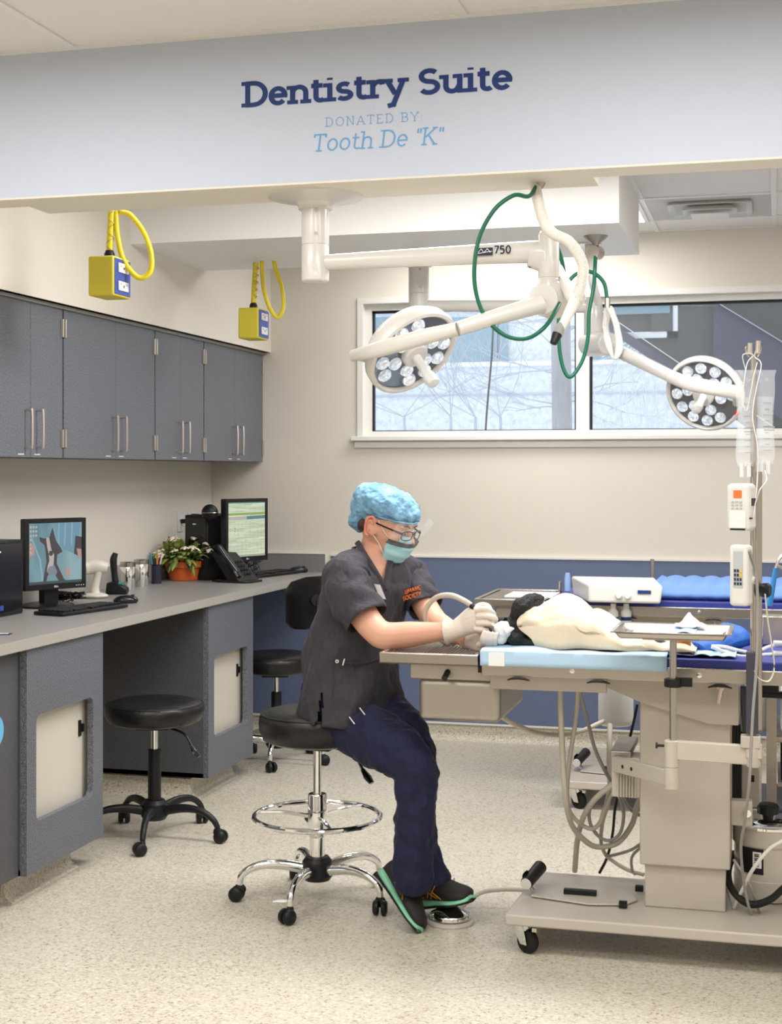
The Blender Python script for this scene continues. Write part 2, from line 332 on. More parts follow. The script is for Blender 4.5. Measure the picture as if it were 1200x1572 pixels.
# ---------------------------------------------------------------- stroke lettering (slab serif or plain)
def arc(cx, cy, rx, ry, a0, a1, n=10): return [(cx+rx*math.cos(math.radians(a0+(a1-a0)*i/n)), cy+ry*math.sin(math.radians(a0+(a1-a0)*i/n))) for i in range(n+1)]
H = 1.0; XH = .68
G = {  # glyph: (advance, strokes, serifs [(x centre, y, half width)])
 'A': (.86, [[(.08, 0), (.43, 1), (.78, 0)], [(.2, .33), (.66, .33)]], [(.08, 0, .13), (.78, 0, .13)]),
 'B': (.78, [[(.15, 0), (.15, 1)], [(.15, 1), (.4, 1)]+arc(.4, .76, .24, .24, 90, -90)+[(.15, .52)], [(.15, .52), (.42, .52)]+arc(.42, .26, .26, .26, 90, -90)+[(.15, 0)]], [(.1, 0, .09), (.1, 1, .09)]),
 'C': (.8, [arc(.45, .5, .35, .5, 50, 310, 18)], []),
 'D': (.86, [[(.16, 0), (.16, 1)], [(.1, 1), (.36, 1)]+arc(.36, .5, .40, .5, 90, -90, 16)+[(.1, 0)]], [(.1, 0, .1), (.1, 1, .1)]),
 'E': (.72, [[(.15, 0), (.15, 1)], [(.15, 1), (.6, 1), (.6, .85)], [(.15, .52), (.48, .52)], [(.15, 0), (.62, 0), (.62, .16)]], [(.1, 0, .09), (.1, 1, .09)]),
 'H': (.86, [[(.15, 0), (.15, 1)], [(.7, 0), (.7, 1)], [(.15, .5), (.7, .5)]], [(.15, 0, .12), (.15, 1, .12), (.7, 0, .12), (.7, 1, .12)]),
 'I': (.36, [[(.18, 0), (.18, 1)]], [(.18, 0, .14), (.18, 1, .14)]),
 'K': (.84, [[(.15, 0), (.15, 1)], [(.68, 1), (.2, .45)], [(.33, .58), (.72, 0)]], [(.15, 0, .13), (.15, 1, .13), (.66, 1, .11), (.74, 0, .11)]),
 'L': (.66, [[(.15, 0), (.15, 1)], [(.15, 0), (.58, 0), (.58, .16)]], [(.13, 1, .12)]),
 'M': (1.0, [[(.14, 0), (.14, 1), (.5, .3), (.86, 1), (.86, 0)]], [(.14, 0, .12), (.86, 0, .12)]),
 'N': (.88, [[(.15, 0), (.15, 1), (.72, 0), (.72, 1)]], [(.15, 0, .12), (.1, 1, .1), (.72, 1, .12)]),
 'O': (.92, [arc(.46, .5, .37, .5, 0, 360, 24)], []),
 'P': (.74, [[(.15, 0), (.15, 1)], [(.15, 1), (.4, 1)]+arc(.4, .73, .25, .27, 90, -90)+[(.15, .46)]], [(.15, 0, .13), (.1, 1, .09)]),
 'R': (.82, [[(.15, 0), (.15, 1)], [(.15, 1), (.4, 1)]+arc(.4, .74, .25, .26, 90, -90)+[(.15, .48)], [(.42, .48), (.72, 0)]], [(.15, 0, .12), (.1, 1, .09)]),
 'S': (.74, [arc(.37, .755, .25, .245, 35, 270, 12)+arc(.37, .26, .27, .25, 90, -150, 14)], []),
 'T': (.78, [[(.39, 0), (.39, 1)], [(.08, .82), (.08, 1), (.7, 1), (.7, .82)]], [(.39, 0, .14)]),
 'U': (.86, [[(.14, 1), (.14, .32)]+arc(.42, .3, .28, .3, 180, 360)+[(.7, 1)]], [(.14, 1, .12), (.7, 1, .12)]),
 'V': (.84, [[(.08, 1), (.42, 0), (.76, 1)]], [(.08, 1, .12), (.76, 1, .12)]),
 'Y': (.82, [[(.08, 1), (.41, .45), (.74, 1)], [(.41, .45), (.41, 0)]], [(.08, 1, .12), (.74, 1, .12), (.41, 0, .13)]),
 'a': (.6, [arc(.28, .3, .2, .3, 20, 340, 14), [(.5, .66), (.5, 0)]], []),
 'd': (.66, [arc(.3, .33, .23, .33, 0, 360, 18), [(.53, 1), (.53, 0)]], [(.45, 1, .09), (.57, 0, .08)]),
 'e': (.66, [[(.10, .35), (.56, .35)]+arc(.33, .34, .235, .34, 5, 320, 18)], []),
 'h': (.74, [[(.16, 0), (.16, 1)], arc(.38, .42, .22, .26, 180, 0, 10)+[(.6, 0)]], [(.16, 0, .13), (.1, 1, .09), (.6, 0, .12)]),
 'i': (.36, [[(.18, 0), (.18, .68)], [(.18, .9), (.18, 1.0)]], [(.18, 0, .16), (.11, .68, .1)]),
 'n': (.74, [[(.16, 0), (.16, .68)], arc(.38, .42, .22, .26, 180, 0, 10)+[(.6, 0)]], [(.16, 0, .13), (.1, .68, .09), (.6, 0, .13)]),
 'o': (.68, [arc(.34, .34, .245, .34, 0, 360, 20)], []),
 'r': (.54, [[(.17, 0), (.17, .68)], arc(.40, .40, .23, .27, 180, 75, 8)+[(.48, .52)]], [(.17, 0, .15), (.1, .68, .09)]),
 's': (.58, [arc(.3, .505, .19, .175, 40, 270, 10)+arc(.3, .165, .21, .165, 90, -150, 12)], []),
 't': (.48, [[(.2, .95), (.2, .2)]+arc(.35, .17, .15, .17, 180, 320, 8), [(.04, .68), (.42, .68)]], []),
 'u': (.76, [[(.16, .68), (.16, .26)]+arc(.36, .24, .2, .24, 180, 340, 8)+[(.6, .3)], [(.6, .68), (.6, 0)]], [(.1, .68, .1), (.53, .68, .1), (.66, 0, .09)]),
 'y': (.72, [[(.10, .68), (.36, .05)], [(.62, .68), (.3, -.26), (.12, -.3)]], [(.10, .68, .13), (.62, .68, .13)]),
 '"': (.34, [[(.1, 1), (.1, .72)], [(.25, 1), (.25, .72)]], []),
 ':': (.26, [[(.13, .1), (.13, .0)], [(.13, .6), (.13, .5)]], []),
 '7': (.6, [[(.06, 1), (.54, 1), (.22, 0)]], []), '5': (.62, [[(.52, 1), (.14, 1), (.12, .58)]+arc(.28, .32, .24, .32, 110, -140, 14)], []),
 '0': (.66, [arc(.33, .5, .23, .5, 0, 360, 20)], []), ' ': (.36, [], []),
}
def text_mb(mb, txt, org, ux, uy, size, w, serif=True, track=0, slant=0, depth=.002):
    """strokes of half width w (em units); ux, uy unit vectors of the surface"""
    org = Vector(org); nrm = ux.cross(uy).normalized(); x0 = 0; lift = [.3]
    def P(x, y, lift): return org+ux*((x0+x+slant*y)*size)+uy*(y*size)+nrm*(depth*lift)
    def ribbon(pts, hw):
        L = []
        for i, p in enumerate(pts):
            a = Vector(pts[max(i-1, 0)]); c = Vector(pts[min(i+1, len(pts)-1)]); b = Vector(p)
            d1 = (b-a).normalized() if i else (c-b).normalized(); d2 = (c-b).normalized() if i < len(pts)-1 else d1
            d = (d1+d2); d = d.normalized() if d.length > 1e-3 else d1
            k = 1/max(.45, d.dot(d1)); nn = Vector((-d.y, d.x))*hw*k; L.append((b+nn, b-nn))
        vs = []; fs = []
        lift[0] += .05
        for a, b in L: vs += [P(a.x, a.y, lift[0]), P(b.x, b.y, lift[0])]
        for i in range(len(L)-1): o = i*2; fs.append((o, o+1, o+3, o+2))
        mb.add(vs, fs)
    for ch in txt:
        lift[0] = .3+.01*(lift[0] > .6); adv, strokes, ser = G[ch]
        sq = []
        for st in strokes:
            st = [(x, w+(y/1.0)*(1-2*w) if y >= 0 else y) for x, y in st]; cur = [st[0]]
            for i in range(1, len(st)):
                cur.append(st[i])
                if i < len(st)-1:
                    a = (Vector(st[i])-Vector(st[i-1])).normalized(); c = (Vector(st[i+1])-Vector(st[i])).normalized()
                    if a.dot(c) < .75:
                        cur[-1] = tuple(Vector(st[i])+a*w*.9*(1 if a.dot(c) > -.3 else .2)); sq.append(cur); cur = [tuple(Vector(st[i])-c*w*.9*(1 if a.dot(c) > -.3 else .2))]
            sq.append(cur)
        for st in sq: ribbon(st, w if ch != 'i' or len(st) > 2 or st[0][1] < .8 else w*1.1)
        if serif:
            for x, y, h in ser:
                yy = w+y*(1-2*w) if y in (0, 1) else y-w*.5
                hh = h+w*.6; ribbon([(x-hh, yy), (x+hh, yy)], w*.85)
        x0 += adv+track
    return x0*size
def text_len(txt, size, track=0): return sum(G[c][0]+track for c in txt)*size
# ================================================================= the setting
XL, YB, CH = -3.196, 7.944, 2.80
XR, YR = 2.3, -1.8
S = dict(kind='structure')
MB().box((XL-.1, YR, -.1), (XR+.1, YB+.1, 0)).build('floor', 'floor', **S)
MB().box((XL-.12, YR, 0), (XL, YB+.1, 2.95)).build('wall_left', 'wall', **S)
MB().box((XR, YR, 0), (XR+.12, YB+.1, 2.95)).build('wall_right', 'wall', **S)
MB().box((XL-.12, YR-.12, 0), (XR+.12, YR, 2.95)).build('wall_rear', 'wall', **S)
WX0, WX1, WZ0, WZ1 = -2.29, .26, 1.695, 2.475
b = MB(); b.box((XL, YB, 0), (WX0, YB+.14, 2.95)); b.box((WX1, YB, 0), (XR, YB+.14, 2.95)); b.box((WX0, YB, 0), (WX1, YB+.14, WZ0)); b.box((WX0, YB, WZ1), (WX1, YB+.14, 2.95))
b.build('wall_back', 'wall', **S)
b = MB(); b.box((XL+.002, YB-.012, .09), (-2.46, YB, .885)); b.box((-2.46, YB-.012, .09), (XR, YB, 1.018)); b.build('trim_1', 'wainscot', **S)
MB().box((-2.46, YB-.018, 1.018), (XR, YB, 1.03)).build('trim_2', 'trim_white', **S)
MB().box((XL+.002, YB-.02, .088), (XR, YB, .098)).build('trim_3', 'trim_white', **S)
def cove(pts, name):
    """flooring turned up the wall: profile swept along pts (list of (x,y), inward normal)"""
    b = MB(); prof = [(0, .09), (.004, .09), (.006, .04), (.012, .02), (.024, .006), (.045, 0), (.045, -.004), (0, -.004)]
    for (p, q, n) in pts:
        p = Vector((*p, 0)); q = Vector((*q, 0)); n = Vector((*n, 0)); A = [p+n*a+CU*h for a, h in prof]; b.prism(A, q-p)
    return b.build(name, 'floor', kind='structure', smooth=80)
cove([((XL, YB), (XR, YB), (0, -1))], 'baseboard_back')
cove([((-2.60, 4.53), (-2.60, 5.02), (1, 0)), ((-3.19, 4.53), (-2.60, 4.53), (0, -1)), ((-2.60, 5.02), (-3.19, 5.02), (0, 1)),
      ((-2.60, 6.2), (-2.60, 6.72), (1, 0)), ((-3.19, 6.2), (-2.60, 6.2), (0, -1)), ((-2.60, 6.72), (-3.19, 6.72), (0, 1))], 'baseboard_left')
# ceiling with lay-in grid
b = MB(); b.box((XL, YR, CH), (XR, 4.06, CH+.1)); b.box((XL, 4.06, CH), (XR, YB, CH+.1)); b.build('ceiling', 'ceiling_tile', **S)
g = MB()
for k in range(-4, 5):
    x = -2.076+k*1.22
    if XL < x < XR: g.box((x-.013, YR, CH-.006), (x+.013, 4.05, CH+.01)); 
for y in (4.037, 2.817, 1.597, .377, -.843): g.box((XL, y-.013, CH-.007), (XR, y+.013, CH+.01))
for x in (-.618, -.008, .602, 1.21, 1.82): g.box((x-.013, 4.2, CH-.006), (x+.013, YB, CH+.01))
for y in (4.53, 5.75, 6.97, 7.60, 7.93): g.box((-1.24 if y > 6.96 else -.618, y-.013, CH-.007), (XR, y+.013, CH+.01))
g.build('trim_4', 'tbar', **S)
# header beam, its lower slab, boxed duct soffit, bulkhead over wall units
b = MB(); b.box((XL, 4.05, 2.350), (XR, 4.17, CH)); b.build('trim_5', 'beam_paint', **S)
g.__class__().box((XL, 4.05, 2.344), (XR, 4.17, 2.350)).build('trim_6', 'beam_under', **S)
MB().box((-2.298, 4.17, 2.344), (-.505, 4.30, 2.43)).build('trim_7', 'beam_under', **S)
MB().box((-2.835, 6.05, 2.531), (-.627, 6.96, CH)).build('trim_8', 'white_paint', **S)
MB().box((XL, 4.25, 2.19), (-2.826, YB, CH)).build('trim_9', 'wall', **S)

# window
w = bpy.data.objects.new('window_1', None); COL.objects.link(w); w['kind'] = 'structure'
b = MB()                                    # casing and frame
for x0, x1, z0, z1, y0, y1 in ((WX0-.012, WX0+.02, WZ0+.005, WZ1-.02, -.012, .1), (WX0-.012, WX1+.012, WZ1-.02, WZ1+.012, -.013, .1), (WX1-.02, WX1+.012, WZ0+.005, WZ1-.02, -.012, .1),
    (WX0+.02, WX0+.055, WZ0+.005, WZ1-.02, .045, .1), (WX0+.055, -1.062, WZ1-.055, WZ1-.02, .045, .1), (WX0+.055, -1.062, WZ0+.005, WZ0+.035, .045, .1),
    (-.99, WX1-.02, WZ1-.055, WZ1-.02, .045, .1), (-.99, WX1-.02, WZ0+.005, WZ0+.035, .045, .1), (-1.062, -.99, WZ0+.005, WZ1-.02, .03, .1)):
    b.box((x0, YB+y0, z0), (x1, YB+y1, z1))
b.build('window_frame', 'trim_white', w)
b = MB()
for x0, x1 in ((WX0+.055, -1.062), (-.99, WX1-.03)):
    b.box((x0, YB+.07, WZ0+.035), (x0+.012, YB+.095, WZ1-.055)); b.box((x1-.012, YB+.07, WZ0+.035), (x1, YB+.095, WZ1-.055))
    b.box((x0, YB+.07, WZ1-.069), (x1, YB+.095, WZ1-.055)); b.box((x0, YB+.07, WZ0+.035), (x1, YB+.095, WZ0+.040))
b.build('glazing_gasket', 'black', w)
for x0, x1 in ((WX0+.06, -1.065), (-.985, WX1-.03)):
    MB().box((x0, YB+.080, WZ0+.036), (x1, YB+.084, WZ1-.06)).build('window_pane', 'glass', w)
b = MB(); b.box((WX0-.045, YB-.045, WZ0-.022), (WX1+.045, YB+.05, WZ0+.005)); b.box((WX0-.03, YB-.018, WZ0-.062), (WX1+.03, YB, WZ0-.022))
b.build('window_sill', 'trim_white', w, bevel=.005)

# outside
MB().box((-16, 8.2, -1), (12, 26, -.5)).build('snowy_ground', 'snow', kind='structure')
f = thing('neighbour_building', 'pale concrete building with bluish window band seen through the window', 'building', (-5, 15.5, -.5))
def FX(px, py): return PY(px, py, 15.4)
zc = FX(700, 560).z
b = MB(); b.box((-14, 15.5, -.5), (6, 16.5, zc)); b.box((-14, 15.56, zc), (6, 16.5, 3.9)); b.build('facade', 'concrete', f)
for a, c in ((560, 600), (688, 760), (765, 776), (905, 985)):
    p, q = FX(a, 500), FX(c, 560); MB().box((p.x, 15.50, zc+.03), (q.x, 15.58, p.z+.1)).build('window_band', 'ext_glass', f)
MB().box((-14, 15.46, zc-.02), (6, 15.5, zc+.03)).build('ledge', 'twig_white', f)
MB().box((-14, 15.48, zc-.33), (6, 15.5, zc-.31)).build('joint', 'twig', f)
# slab, bands and frame added outside to model a reflection in the right pane
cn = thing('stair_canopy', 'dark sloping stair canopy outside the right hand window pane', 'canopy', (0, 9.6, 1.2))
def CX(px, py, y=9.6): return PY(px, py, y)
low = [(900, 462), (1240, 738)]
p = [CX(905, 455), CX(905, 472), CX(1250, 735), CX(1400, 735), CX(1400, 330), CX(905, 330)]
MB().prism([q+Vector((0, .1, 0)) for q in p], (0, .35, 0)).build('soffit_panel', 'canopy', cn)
def band(pts, h, y, m, nm, d=.05):
    b = MB()
    for a, c in zip(pts, pts[1:]):
        A = CX(*a, y); B = CX(*c, y); b.prism([A, B, B+Vector((0, 0, -h)), A+Vector((0, 0, -h))], (0, d, 0))
    b.build(nm, m, cn)
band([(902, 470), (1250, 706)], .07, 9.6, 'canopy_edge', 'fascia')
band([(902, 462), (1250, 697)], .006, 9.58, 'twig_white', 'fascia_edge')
band([(1095, 460), (1260, 560)], .5, 9.65, 'canopy_edge', 'beam');  # dark bar of the same modelled reflection
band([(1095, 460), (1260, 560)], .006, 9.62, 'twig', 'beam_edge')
q0, q1 = CX(1000, 462, 9.68), CX(1040, 518, 9.68)  # pale frame in the reflection, built as solid boxes
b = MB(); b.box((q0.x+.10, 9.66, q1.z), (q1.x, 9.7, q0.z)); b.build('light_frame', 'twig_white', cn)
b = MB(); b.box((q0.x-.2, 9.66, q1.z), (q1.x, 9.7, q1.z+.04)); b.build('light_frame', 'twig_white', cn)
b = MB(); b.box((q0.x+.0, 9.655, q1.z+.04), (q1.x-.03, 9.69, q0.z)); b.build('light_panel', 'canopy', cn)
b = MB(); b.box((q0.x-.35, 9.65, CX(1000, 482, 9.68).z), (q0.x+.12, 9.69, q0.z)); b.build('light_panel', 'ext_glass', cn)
# trees
def branch(b, p, d, L, r, depth):
    q = p+d*L; mid = (p+q)/2+Vector((random.uniform(-1, 1), random.uniform(-.5, .5), random.uniform(-1, 1)))*L*.08
    b.tube([p, mid, q], [r, r*.6], 5, 3)
    if depth:
        for i in range(3):
            k = random.uniform(.35, 1); ang = Vector((random.uniform(-1, 1), random.uniform(-.6, .6), random.uniform(-.4, 1)))
            branch(b, p.lerp(q, k), (d+ang*.8).normalized(), L*random.uniform(.5, .75), r*.55, depth-1)
t = thing('bare_tree', 'bare grey trunked tree with thin branches outside left window pane', 'tree', (PY(860, 600, 12).x, 12, -.5))
b = MB(); a = PY(862, 700, 12); c = PY(858, 440, 12); a.z = -.5; b.tube([a, (a+c)/2+Vector((.02, 0, 0)), c+Vector((0, 0, .5))], [.11, .085, .08], 12, 4); b.build('trunk', 'bark', t)
b = MB()
for k in range(16):
    p = PY(858+random.uniform(-5, 5), random.uniform(470, 650), 12); sx = random.choice((-1, 1)); branch(b, p, Vector((sx, random.uniform(-.4, .2), random.uniform(-.2, .8))).normalized(), random.uniform(.4, .75), .007, 3)
b.build('branches', 'twig', t)
t = thing('bare_shrub', 'thin bare shrub with pale branches outside left window pane', 'shrub', (PY(720, 660, 11).x, 11, -.5))
b = MB()
for px in (640, 690, 730, 780):
    p = PY(px, 690, 11); p.z = -.5; q = PY(px+random.uniform(-30, 30), 640, 11); b.tube([p, q], .012, 5, 0)
    for k in range(4): branch(b, q, Vector((random.uniform(-1, 1), 0, random.uniform(.3, 1))).normalized(), random.uniform(.4, .7), .0045, 3)
b.build('branches', 'twig', t)
t = thing('frosted_shrub', 'white frosted shrub with arching stems outside right window pane', 'shrub', (PY(1010, 660, 10.6).x, 10.6, -.5))
b = MB()
for k in range(34):
    p = PY(random.uniform(905, 1120), 740, 10.9); top = PY(random.uniform(900, 1100), random.uniform(540, 620), 10.9); p.z = -.5
    b.tube([p, (p+top)/2+Vector((random.uniform(-.15, .15), 0, .1)), top], [.005, .0025], 4, 5)
for k in range(36):
    p = PY(random.uniform(960, 1040), random.uniform(530, 560), 10.9); b.tube([p, p+Vector((random.uniform(-.12, .12), 0, random.uniform(-.02, .08))), p+Vector((random.uniform(-.22, .22), .0, random.uniform(-.1, .1)))], .004, 4, 4)
b.build('stems', 'twig_white', t)
MB().tube([Vector((PY(753, 462, 8.08).x, 8.08, 2.46)), Vector((PY(753, 462, 8.08).x, 8.16, 2.44)), PY(755, 540, 8.4), PY(748, 620, 8.4), PY(744, 680, 8.4)], .006, 6, 6).build('hanging_cable', 'black', label='black cable hanging down outside the left window pane', cat='cable')

# ceiling register
p = thing('ceiling_vent', 'square white ceiling air diffuser above the back wall window', 'vent', (-.31, 7.28, CH-.02))
cx, cy = -.31, 7.28
for i, (h, z) in enumerate(((.29, 0), (.20, -.02), (.13, -.035))):
    b = MB(); b.add([(cx-h, cy-h, CH+z), (cx+h, cy-h, CH+z), (cx+h, cy+h, CH+z), (cx-h, cy+h, CH+z), (cx-h+.06, cy-h+.06, CH+z+.04), (cx+h-.06, cy-h+.06, CH+z+.04), (cx+h-.06, cy+h-.06, CH+z+.04), (cx-h+.06, cy+h-.06, CH+z+.04)],
        [(0,1,5,4), (1,2,6,5), (2,3,7,6), (3,0,4,7)]); b.build('louver', 'white_plastic', p, solid=.004)
MB().box((cx-.09, cy-.09, CH-.05), (cx+.09, cy+.09, CH-.045)).build('center_plate', 'white_plastic', p)
MB().box((cx-.295, cy-.295, CH-.003), (cx+.295, cy+.295, CH-.001)).build('backing', mat('vent_grey', (.5, .49, .47), .6), p)
def troffer(x, y, sx, sy, lab):
    t = thing('ceiling_light', lab, 'ceiling light', (x, y, CH-.02)); MB().box((x-sx/2, y-sy/2, CH-.012), (x+sx/2, y+sy/2, CH-.008)).build('diffuser', 'troffer', t)
    b = MB()
    for a in ((x-sx/2-.02, y-sy/2-.02, x+sx/2+.02, y-sy/2), (x-sx/2-.02, y+sy/2, x+sx/2+.02, y+sy/2+.02), (x-sx/2-.02, y-sy/2, x-sx/2, y+sy/2), (x+sx/2, y-sy/2, x+sx/2+.02, y+sy/2)): b.box((a[0], a[1], CH-.016), (a[2], a[3], CH))
    b.build('frame', 'tbar', t)
troffer(-.93, 7.28, .56, .56, 'lit ceiling panel just right of the boxed duct')

# lettering on the header beam
def BX(px, py): return PY(px, py, 4.05)
def line(txt, p0, p1, capy, w, m, name, lab, serif=True, track=0, slant=0):
    """p0: baseline start, p1: baseline end in the photograph; capy: cap top at the start"""
    a = BX(*p0); e = BX(*p1); size = BX(p0[0], capy).z-a.z; width = e.x-a.x
    nat = text_len(txt, size, track); mb = MB(); ux = Vector((width/nat, 0, 0))
    text_mb(mb, txt, (a.x, 4.05, (a.z+e.z)/2), ux, Vector((0, 0, 1)), size, w, serif, track, slant, .002)
    mb.v = [Vector((p.x, 4.05-abs(p.y-4.05), p.z)) for p in mb.v]
    mb.build(name, m, label=lab, cat='lettering')
line('Dentistry Suite', (373, 166), (787, 137), 126, .088, 'navy_ink', 'sign_lettering', 'large dark blue slab serif lettering Dentistry Suite on the beam', track=.0)
line('DONATED BY:', (499, 194), (652, 186), 180, .032, 'sky_ink', 'sign_lettering', 'small pale blue capitals DONATED BY: on the beam', track=.17)
line('Tooth De "K"', (478, 233), (680, 222), 206, .045, 'sky_ink', 'sign_lettering', 'light blue italic lettering Tooth De "K", lowest on the beam', slant=.12)

# ================================================================= cabinets
UX = -2.873
def yU(px): return PX(px, 600, UX).y
Us = [(4.90, 5.226, yU(97)), (yU(97), yU(178), yU(238)), (yU(238), yU(277), yU(313)), (yU(313), yU(361), YB-.004)]
labs = ['grey wall cabinet nearest the left edge of the photo', 'widest looking grey wall cabinet, second from the left edge', 'grey wall cabinet, third from the left edge', 'grey wall cabinet in the corner beside the back wall']
for (y0, ym, y1), lb in zip(Us, labs):
    c = thing('wall_cabinet', lb, 'cabinet', (UX-.16, (y0+y1)/2, 1.557), group='grey wall cabinets over the counter')
    MB().box((XL+.002, y0+.001, 1.557), (UX-.022, y1-.001, 2.185)).build('body', 'laminate_dark', c)
    for i, (a, e) in enumerate(((y0, ym), (ym, y1))):
        d = MB().box((UX-.02, a+(.006 if i == 0 else .0015), 1.557), (UX, e-(.0015 if i == 0 else .006), 2.178)).build('door', 'laminate', c, bevel=.0012)
        hy = ym+(-.045 if i == 0 else .045); z0, z1 = 1.597, 1.745
        MB().tube([(UX-.001, hy, z0), (UX+.024, hy, z0), (UX+.032, hy, z0+.008), (UX+.032, hy, z1-.008), (UX+.024, hy, z1), (UX-.001, hy, z1)], .0048, 8, 3).build('handle', 'nickel', d)
        ey = y0+.012 if i == 0 else y1-.012
        for zz in (1.60, 2.06):
            h = MB(); h.box((UX-.001, ey-.013, zz), (UX+.004, ey+.013, zz+.075)); h.cyl((UX+.005, ey, zz), (UX+.005, ey, zz+.075), .005); h.build('hinge', 'steel_soft', d)
        b = MB()
        for k in range(4): b.box((UX-.0005, ym+(-.10 if i == 0 else .03)+k*.012, 1.567), (UX+.0006, ym+(-.10 if i == 0 else .03)+k*.012+.009, 1.571))
        b.build('shelf_label', 'white_ink', d)
b = MB(); b.box((UX-.03, 4.85, 2.176), (UX+.015, YB-.004, 2.19)); b.box((UX-.03, 4.85, 2.19), (UX+.04, YB-.004, 2.199)); b.build('trim_10', 'steel_soft', **S)

BXF = -2.50
def base_cab(y0, y1, c0, c1, lb):
    c = thing('base_cabinet', lb, 'cabinet', (BXF-.3, (y0+y1)/2, .1), group='grey base cabinets under the counter')
    b = MB(); b.box((XL+.002, y0, .1), (BXF-.025, y0+.02, .888)); b.box((XL+.002, y1-.02, .1), (BXF-.025, y1, .888)); b.box((XL+.002, y0, .1), (BXF-.025, y1, .12)); b.build('body', 'laminate_dark', c)
    # front panel with rounded cut-out
    z0, z1, r = .273, .647, .028; pts = []
    for cy_, cz_, a0 in ((c1-r, z1-r, 0), (c0+r, z1-r, 90), (c0+r, z0+r, 180), (c1-r, z0+r, 270)):
        for k in range(6): a = math.radians(a0+k*18); pts.append((cy_+r*math.cos(a), cz_+r*math.sin(a)))
    n = len(pts); out = []
    cyy, czz = (c0+c1)/2, (z0+z1)/2
    for y, z in pts:   # project on outer rectangle
        dy, dz = y-cyy, z-czz; k = min((( y1 if dy > 0 else y0)-cyy)/dy if abs(dy) > 1e-6 else 9e9, ((.888 if dz > 0 else .1)-czz)/dz if abs(dz) > 1e-6 else 9e9); out.append([cyy+dy*k, czz+dz*k])
    for (cy_, cz_) in ((y1, .888), (y0, .888), (y0, .1), (y1, .1)):
        j = min(range(n), key=lambda q: (out[q][0]-cy_)**2+(out[q][1]-cz_)**2); out[j] = [cy_, cz_]
    vs = []
    for X in (BXF, BXF-.025):
        vs += [(X, y, z) for y, z in pts]+[(X, y, z) for y, z in out]
    fs = []
    for i in range(n):
        j = (i+1) % n; fs += [(i, j, n+j, n+i), (2*n+i, 3*n+i, 3*n+j, 2*n+j), (i, 2*n+i, 2*n+j, j), (n+i, n+j, 3*n+j, 3*n+i)]
    MB().add(vs, fs).build('front_panel', 'laminate', c, smooth=20)
    d = MB().box((BXF-.06, y0+.022, .15), (BXF-.045, y1-.022, .86)).build('inner_door', 'cream', c)
    h = MB(); h.box((BXF-.045, c1-.035, .50), (BXF-.040, c1-.018, .56)); h.box((BXF-.045, c1-.018, .515), (BXF-.035, c1-.004, .545)); h.build('latch', 'black', d)
    MB().box((XL+.002, y0+.03, 0), (-2.603, y1-.08, .1)).build('toe_kick', 'floor', c)
    return c
base_cab(4.52, 5.107, 4.587, 5.025, 'grey base cabinet with cut-out panel at the left edge of the photo')
base_cab(6.18, 6.765, 6.25, 6.685, 'grey base cabinet with cut-out panel between the two knee spaces')
MB().box((XL+.001, 3.5, .10), (-2.53, 4.518, .888)).build('base_cabinet', 'laminate_dark', label='dark grey cabinet side panel at the extreme left edge, nearest the camera', cat='cabinet', bevel=.002)
lg = MB().cyl((-2.53, 3.93, .53), (-2.528, 3.93, .53), .05)
ct = thing('countertop', 'long grey laminate countertop along the left wall', 'countertop', (-2.86, 5.7, .885))
b = MB(); b.box((XL+.001, 3.5, .89), (-2.487, YB-.002, .925)); b.build('worktop', 'counter', ct, bevel=.002)
MB().box((-2.487, 3.5, .888), (-2.484, YB-.002, .924)).build('edge_band', 'counter_edge', ct)
b = MB(); b.box((XL+.001, YB-.022, .925), (-2.49, YB-.002, 1.028)); b.build('back_splash', 'splash', ct)
b = MB(); b.box((XL+.001, YB-.024, 1.028), (-2.488, YB-.002, 1.032)); b.box((-2.49, YB-.024, .925), (-2.486, YB-.002, 1.032)); b.build('splash_cap', 'trim_white', ct)
b = MB(); b.box((XL+.001, 3.5, .925), (XL+.02, YB-.022, 1.03)); b.build('side_splash', 'counter_edge', ct)
# ================================================================= surgical lamps
def lamp_head(c, nrm, R, root, ring_ax):
    """round LED lamp head as parts of root; nrm points out of the light face"""
    nrm = nrm.normalized(); u = ring_ax-nrm*ring_ax.dot(nrm); u.normalize(); w = nrm.cross(u)
    b = MB(); b.lathe([(.0, -.075*R/.17), (R*.5, -.07), (R*.85, -.05), (R*.98, -.02), (R, .005), (R*.985, .018), (R*.93, .022), (R*.89, .016), (R*.885, .004), (0, .003)], c, nrm, 48)
    b.build('lamp_housing', 'lampwhite', root, smooth=50)
    MB().lathe([(R*.885, .004), (R*.885, .009), (.0, .009)], c, nrm, 48).build('light_face', 'lens_face', root)
    k = 0
    for rad, n, off in ((.43, 6, .3), (.71, 12, 0)):
        for i in range(n):
            a = 2*PI*i/n+off; p = c+(u*math.cos(a)+w*math.sin(a))*R*rad+nrm*.010
            if rad > .6 and i in (0, 6): continue
            MB().lathe([(R*.142, 0), (R*.145, .004), (R*.12, .012), (R*.05, .016), (0, .016)], p, nrm, 14).build('led_lens', 'lens', root)
    MB().lathe([(R*.27, .008), (R*.27, .028), (R*.24, .034), (0, .034)], c, nrm, 28).build('control_hub', 'lampwhite', root)
    b = MB(); b.lathe([(R*.10, .03), (R*.09, .06), (R*.10, .10), (R*.13, .115), (R*.12, .145), (R*.05, .15)], c, (nrm+u*.10), 16); b.build('handle', 'milky', root)
    return u, w

